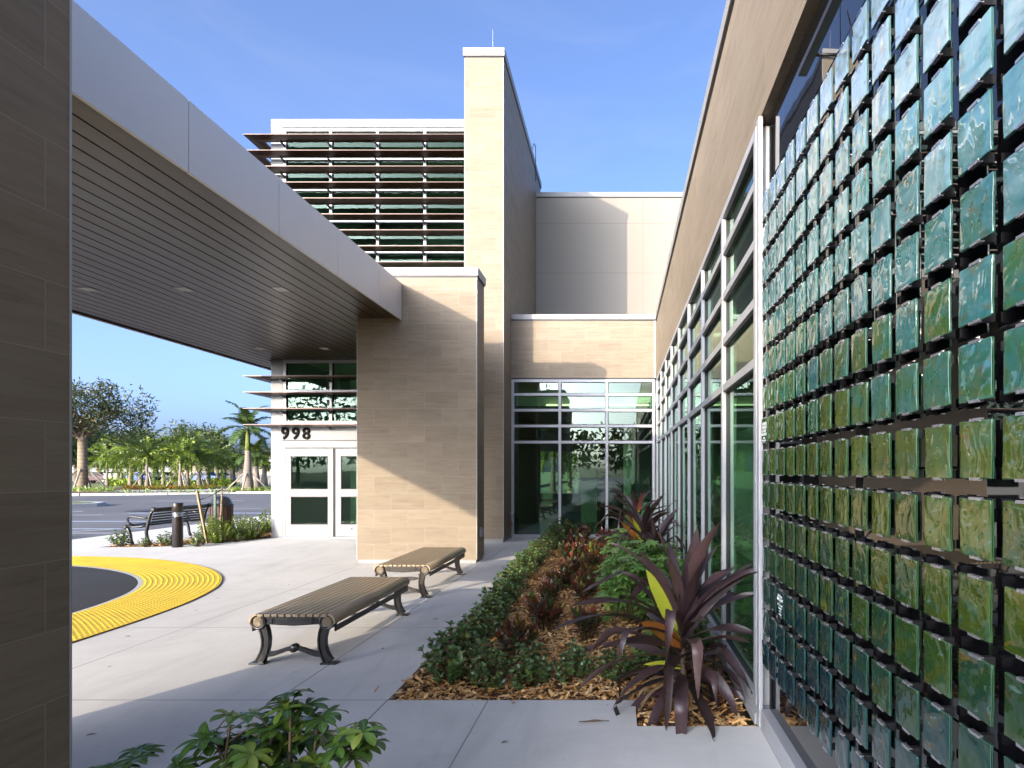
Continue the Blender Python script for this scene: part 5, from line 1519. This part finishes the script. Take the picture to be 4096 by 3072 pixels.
for pr_, ss in ((fx[0], ss0), (fx[1], ss1)):
    place(pr_, [q[:5] for q in ss], lambda i, ss=ss: ss[i][5])
for xd, Y, who in ((317.6, 52.0, 'grey lumber prop bracing the near palm of the left group'), (389, 52.0, 'grey lumber prop bracing the near palm of the right group'), (430, 55, 'grey lumber prop bracing the tallest foxtail palm')):
    props((ix(xd, Y), Y, .12), 1.4, 1.1, who, w=.05, n=3, rot=3.6)
rp = palm_proto('royal_palm', 'tall royal palm with a swollen ringed trunk held by props', 'royal palms', 3.15, .36, .19, 13, 2.5, 'frond_dk', False, 310, 1.9, .06, 46, .75, .09, -.2, 1.5)
rp.location = (ix(535, 46.5), 46.5, .12)
copy_thing(rp, (ix(553, 49.5), 49.5, .12), 2.1, (.9, .9, .62), 'shorter royal palm standing in shade behind the propped one', 'royal palms')
props((ix(535, 46.5), 46.5, .12), 1.35, 1.5, 'pale lumber prop bracing the tall royal palm', w=.06, n=4, rot=.3)
cab = palm_proto('cabbage_palm', 'shaggy cabbage palm behind the royal palm, on its left', 'cabbage palms', 2.2, .24, .20, 16, 1.25, 'lime', False, 320, .4, .08, 16, .55, .08, -.5, 1.3)
cab.location = (ix(503, 64), 64, .13)
copy_thing(cab, (ix(571, 64), 64, .13), 1.3, (1.05, 1.05, 1), 'shaggy cabbage palm behind the royal palm, next to the white door wall', 'cabbage palms')

# dark trees at the back
tp = [foliage_tree('broadleaf_tree', 'x', (0, 0, 0), 2.2, 4.6, 4.2, 2.6, 3800, .42, 'bush', .25, 400 + i, 'dark trees at the back of the car park', clump=40) for i in range(2)]
bt = [(165, 78, 1.1, 'dark broadleaf tree at the far left behind the big pale-trunked tree'), (212, 84, .95, 'dark broadleaf tree just right of the big pale-trunked tree'), (250, 80, .90, 'dark broadleaf tree behind the left palm group'), (292, 86, 1.0, 'dark broadleaf tree filling the middle of the left palm group'), (335, 90, .82, 'dark broadleaf tree low in the gap between palm groups'),
      (378, 84, .85, 'dark broadleaf tree behind the near palm of the right group'), (425, 82, 1.05, 'dark broadleaf tree rising over the right palm group'), (458, 80, .92, 'dark broadleaf tree at the right end of the palm groups'), (520, 100, .62, 'small far tree left of the royal palm trunk'), (566, 98, .75, 'small far tree between royal palm and white door wall'), (110, 74, 1.1, 'dark broadleaf tree hidden mostly by the near stone pier')]
a0 = [q for i, q in enumerate(bt) if i % 2 == 0]; a1 = [q for i, q in enumerate(bt) if i % 2]
for pr_, ss in ((tp[0], a0), (tp[1], a1)):
    place(pr_, [(ix(xd, Y), Y, .1, random.uniform(0, 6), s_) for xd, Y, s_, l in ss], lambda i, ss=ss: ss[i][3])

copy_thing(fx[0], (-3.1, 27.5, 0), 1.0, (1, 1, 1), 'foxtail palm glimpsed through the building behind the far glazing')
copy_thing(fx[1], (-1.9, 29.0, 0), 2.0, (1.1, 1.1, 1.1), 'foxtail palm farther back, glimpsed through the far glazing')
copy_thing(tp[0], (-3.0, 36, 0), 2.0, (.8, .8, .8), 'broadleaf tree seen through the building behind the far glazing')
# garage, tan wall and fence
t = thing('parking_garage', 'low grey parking garage with dark open storeys behind the palms', 'building', (-62, 96, 0))
m = MB(); m.box(-98, -46, 96, 110, 1.55, 2.6); m.box(-98, -46, 96.5, 110, 3.4, 3.7); m.build('parapet', M['garage'], t)
m = MB(); m.box(-98, -46, 98, 110, 0, 1.55); m.box(-98, -46, 98, 110, 2.6, 3.4); m.build('opening', M['in_dark'], t)
for x in range(-96, -44, 6):
    m = MB(); m.box(x, x + .5, 96.1, 96.9, 0, 1.55); m.build('column', M['garage'], t)
t = thing('garden_wall', 'tan wall topped by a white railing behind the royal palm', 'wall', (-52, 82, 0))
m = MB(); m.box(-62, -38, 82, 82.4, 0, 2.9); m.build('wall', M['garage_tan'], t)
m = MB(); m.box(-62, -38, 82.1, 82.2, 3.55, 3.65); m.box(-62, -38, 82.1, 82.2, 2.95, 3.02)
x = -62
while x < -38: m.box(x, x + .05, 82.12, 82.18, 3.0, 3.56); x += .22
m.build('railing', M['paint_white'], t)
t = thing('picket_fence', 'white picket fence low beside the royal palm', 'fence', (-37, 66, 0))
m = MB(); x = -42.2
while x < -33: m.box(x, x + .10, 66, 66.03, .12, 1.25); x += .17
m.build('picket', M['paint_white'], t)
m = MB(); m.box(-42.3, -33, 66.03, 66.07, .35, .43); m.box(-42.3, -33, 66.03, 66.07, .95, 1.03); m.build('rail', M['paint_white'], t)
t = thing('utility_box', 'white utility cabinet on the grass behind the left palm group', 'cabinet', (ix(240, 70), 70, .13))
x = ix(240, 70); m = MB(); m.box(x - .9, x + .9, 70, 70.8, .13, 1.35); m.build('cabinet', M['white'], t, bevel=.02)
m = MB(); m.box(x - .95, x + .95, 69.95, 70.85, 1.352, 1.42); m.build('lid', M['white'], t)

# parked cars
def car(label, x, y, paint, rz):
    t = thing('parked_car', label, 'car', (x, y, .13), rz, 'cars parked by the garage')
    W = .88
    prof = [(-2.15, .35), (-2.2, .62), (-2.1, .86), (-1.1, .95), (-.45, 1.40), (.75, 1.42), (1.45, .98), (2.1, .90), (2.2, .60), (2.15, .35)]
    m = MB(); m.prism(prof, lambda a, b, d: (a, d, b), -W, W); m.build('body', M[paint], t, world=False, fixn=True, bevel=.06)
    for s_ in (-1, 1):
        m = MB(); m.prism([(-1.0, .96), (-.42, 1.34), (.70, 1.36), (1.3, .98)], lambda a, b, d: (a, d, b), s_ * W, s_ * (W + .01)); m.build('side_window', M['car_glass'], t, world=False, fixn=True)
        for x_ in (-1.35, 1.35):
            m = MB(); m.lathe([(.0001, s_ * (W - .15)), (.32, s_ * (W - .15)), (.32, s_ * (W + .02)), (.0001, s_ * (W + .02))], (x_, 0, .32), 16, axis='y'); wv = m.build('wheel', M['tyre'], t, world=False, fixn=True)
            m = MB(); m.lathe([(.20, s_ * (W + .021)), (.0001, s_ * (W + .03))], (x_, 0, .32), 12, axis='y'); m.build('rim', M['clip'], wv, world=False, fixn=True)
    return t
for lab, xd, Y, p, rz in (('dark blue car parked behind the left palm group', 292, 74, 'car_blue', .1), ('maroon car parked behind the big pale-trunked tree', 212, 74, 'car_red', .0), ('black car parked in the gap between palm groups', 345, 76, 'car_dark', .1), ('blue car parked behind the right palm group', 440, 76, 'car_blue', .1), ('white car parked at the right end of the palm groups', 468, 78, 'car_white', 1.2)):
    car(lab, ix(xd, Y), Y, p, rz)

# ground planting under the palms
random.seed(21)
brom = MB()
for k in range(420):
    xd = random.uniform(268, 462); Y = random.uniform(49.8, 56)
    x = ix(xd, Y)
    if Y < 51 and (xd < 285 or xd > 445): continue
    s_ = random.uniform(.25, .5); ub = random.random()
    for j in range(10):
        leaf(brom, (x, Y, .13), polar(random.uniform(0, 6.28), random.uniform(.25, 1.1)), (0, 0, 1), s_, .07, 2, .6, .2, min(1, max(0, ub + random.uniform(-.1, .1))), 0, 1, tipw=.1, neck=.4)
o = brom.build('bromeliad_bed', M['brom'], None); tag(o, 'yellow green and orange bromeliads carpeting the ground under the palms', 'bromeliads', None, 'stuff')
gc = MB()
for k in range(1500):
    if k % 2: xd = random.uniform(228, 290); Y = random.uniform(60, 66); h = .8
    else: xd = random.uniform(445, 500); Y = random.uniform(60, 66); h = .8
    if k % 5 == 0: xd = random.uniform(290, 450); Y = random.uniform(64, 68); h = .7
    leaf(gc, (ix(xd, Y), Y, random.uniform(.13, h)), rv(), rv(), .34, .2, 1, 0, .2, None, 0, 1, tipw=.2, neck=.4)
o = gc.build('ground_cover', M['lime'], None); tag(o, 'bright yellow green hedge planting behind the palms', 'ground cover', None, 'stuff')
gf = MB()
for k in range(1300):
    if k % 3 == 0: xd = random.uniform(155, 245); Y = random.uniform(44.4, 47.0)
    elif k % 3 == 1: xd = random.uniform(500, 590); Y = random.uniform(45.2, 49)
    else: xd = random.uniform(250, 500); Y = random.uniform(42, 44)
    if k % 3 == 2 and random.random() < .7: continue
    leaf(gf, (ix(xd, Y), Y, .12), polar(random.uniform(0, 6.28), random.uniform(.4, 1.4)), rv(), random.uniform(.2, .5), .05, 2, .6, .1, None, 0, 1, tipw=.1, neck=.3)
o = gf.build('ground_cover', M['frond'], None); tag(o, 'grassy tufts along the far kerb', 'ground cover', None, 'stuff')

# unseen wood behind the camera, mirrored in the glass, left part raised against sky glow
random.seed(15)
tl = MB()
for k in range(26):
    cx = -75 + k * 6 + random.uniform(-2, 2); cy = -75 + random.uniform(-8, 8); hh = random.uniform(4, 7) * (2.0 if cx < -15 else 1.0)
    tl.tube([(cx, cy, -.1), (cx, cy, hh * .7)], [.25, .12], 6)
    for j in range(420):
        p = Vector((cx, cy, hh * .8)) + Vector((rv().x * 5.0, rv().y * 4.2, rv().z * hh * .55))
        if p.z < .3: p.z = .3
        leaf(tl, p, rv(), rv(), .9, .5, 1, 0, .2, None, 0, 1, tipw=.2, neck=.4)
o = tl.build('distant_wood', M['bush'], None); tag(o, 'distant wood reflected in the building glass', 'wood', None, 'stuff')

# unseen trees added behind the camera to shade the courtyard, also mirrored in glass
random.seed(44)
for i, (x, y, s_) in enumerate([(-12.2, -25, .92), (-15.6, -26, 1.0), (-13.8, -29, 1.05), (-17.0, -31, 1.0), (-10.0, -28, .95)]):
    copy_thing(tp[i % 2], (x, y, -1.2), i * 1.3, (s_, s_, s_ * 1.55), 'tall broadleaf tree added behind the camera to shade the courtyard, %s of its row' % ORD[i], 'added shade trees behind the camera')

copy_thing(fx[0], (-7.2, 29, -.1), .4, (1.05, 1.05, 1.1), 'foxtail palm seen through the glass of the door block', 'foxtail palms beyond the road')
copy_thing(fx[1], (-9.6, 33, -.1), 1.4, (1.1, 1.1, 1.1), 'foxtail palm farther off, seen through the glass of the door block', 'foxtail palms beyond the road')
copy_thing(tp[1], (-10.5, 44, 0), 1.0, (.9, .9, .9), 'broadleaf tree seen through the glass of the door block', 'dark trees at the back of the car park')
# ================================================================ light and camera
SD = Vector((.55, 1.0, -.284)).normalized()
el = math.asin(-SD.z); az = math.atan2(-SD.x, -SD.y)
W = bpy.data.worlds.new('World'); S.world = W; W.use_nodes = True
nt = W.node_tree; nt.nodes.clear()
sky = nt.nodes.new('ShaderNodeTexSky'); sky.sky_type = 'NISHITA'; sky.sun_disc = False
sky.sun_elevation = el; sky.sun_rotation = az; sky.altitude = 0; sky.air_density = 0.32; sky.dust_density = 4.5; sky.ozone_density = 3.0
bg = nt.nodes.new('ShaderNodeBackground'); bg.inputs['Strength'].default_value = 0.15
ow = nt.nodes.new('ShaderNodeOutputWorld')

tc = nt.nodes.new('ShaderNodeTexCoord'); mp = nt.nodes.new('ShaderNodeMapping'); mp.inputs['Scale'].default_value = (1.6, 1.6, 7.0); mp.inputs['Rotation'].default_value = (.12, .2, .5)
cn = nt.nodes.new('ShaderNodeTexNoise'); cn.inputs['Scale'].default_value = 1.5; cn.inputs['Detail'].default_value = 7; cn.inputs['Roughness'].default_value = .6; cn.inputs['Distortion'].default_value = .8
mr = nt.nodes.new('ShaderNodeMapRange'); mr.inputs[1].default_value = .48; mr.inputs[2].default_value = .80; mr.inputs[3].default_value = 0; mr.inputs[4].default_value = .10
mx = nt.nodes.new('ShaderNodeMix'); mx.data_type = 'RGBA'; mx.inputs[7].default_value = (1.15, 1.25, 1.4, 1)
nt.links.new(tc.outputs['Generated'], mp.inputs[0]); nt.links.new(mp.outputs[0], cn.inputs[0]); nt.links.new(cn.outputs[0], mr.inputs[0])
nt.links.new(mr.outputs[0], mx.inputs[0]); nt.links.new(sky.outputs[0], mx.inputs[6]); nt.links.new(mx.outputs[2], bg.inputs[0])
nt.links.new(bg.outputs[0], ow.inputs[0])
sl = bpy.data.lights.new('sun', 'SUN'); sl.energy = 2.0; sl.angle = R(.55); sl.color = (.66, .56, .43)
so = bpy.data.objects.new('sun', sl); C.objects.link(so); so.rotation_euler = SD.to_track_quat('-Z', 'Y').to_euler(); so.location = (-12, -24, 20)

cd = bpy.data.cameras.new('camera'); co = bpy.data.objects.new('camera', cd); C.objects.link(co)
co.location = (0, 0, 1.65); co.rotation_euler = (R(90), 0, 0)
cd.sensor_width = 36; cd.lens = 2373 / 4096 * 36; cd.shift_x = -(2480 / 4096 - .5); cd.shift_y = (1885 - 1536) / 4096
cd.clip_start = .05; cd.clip_end = 4000
S.camera = co
S.view_settings.view_transform = 'Standard'; S.view_settings.look = 'None'; S.view_settings.gamma = 1; S.view_settings.use_curve_mapping = False
S.view_settings.exposure = 2.45
S.cycles.max_bounces = 12; S.cycles.transparent_max_bounces = 24; S.cycles.glossy_bounces = 5; S.cycles.diffuse_bounces = 7
S.cycles.use_denoising = True; S.cycles.sample_clamp_indirect = 10.0; S.cycles.caustics_reflective = False; S.cycles.caustics_refractive = False
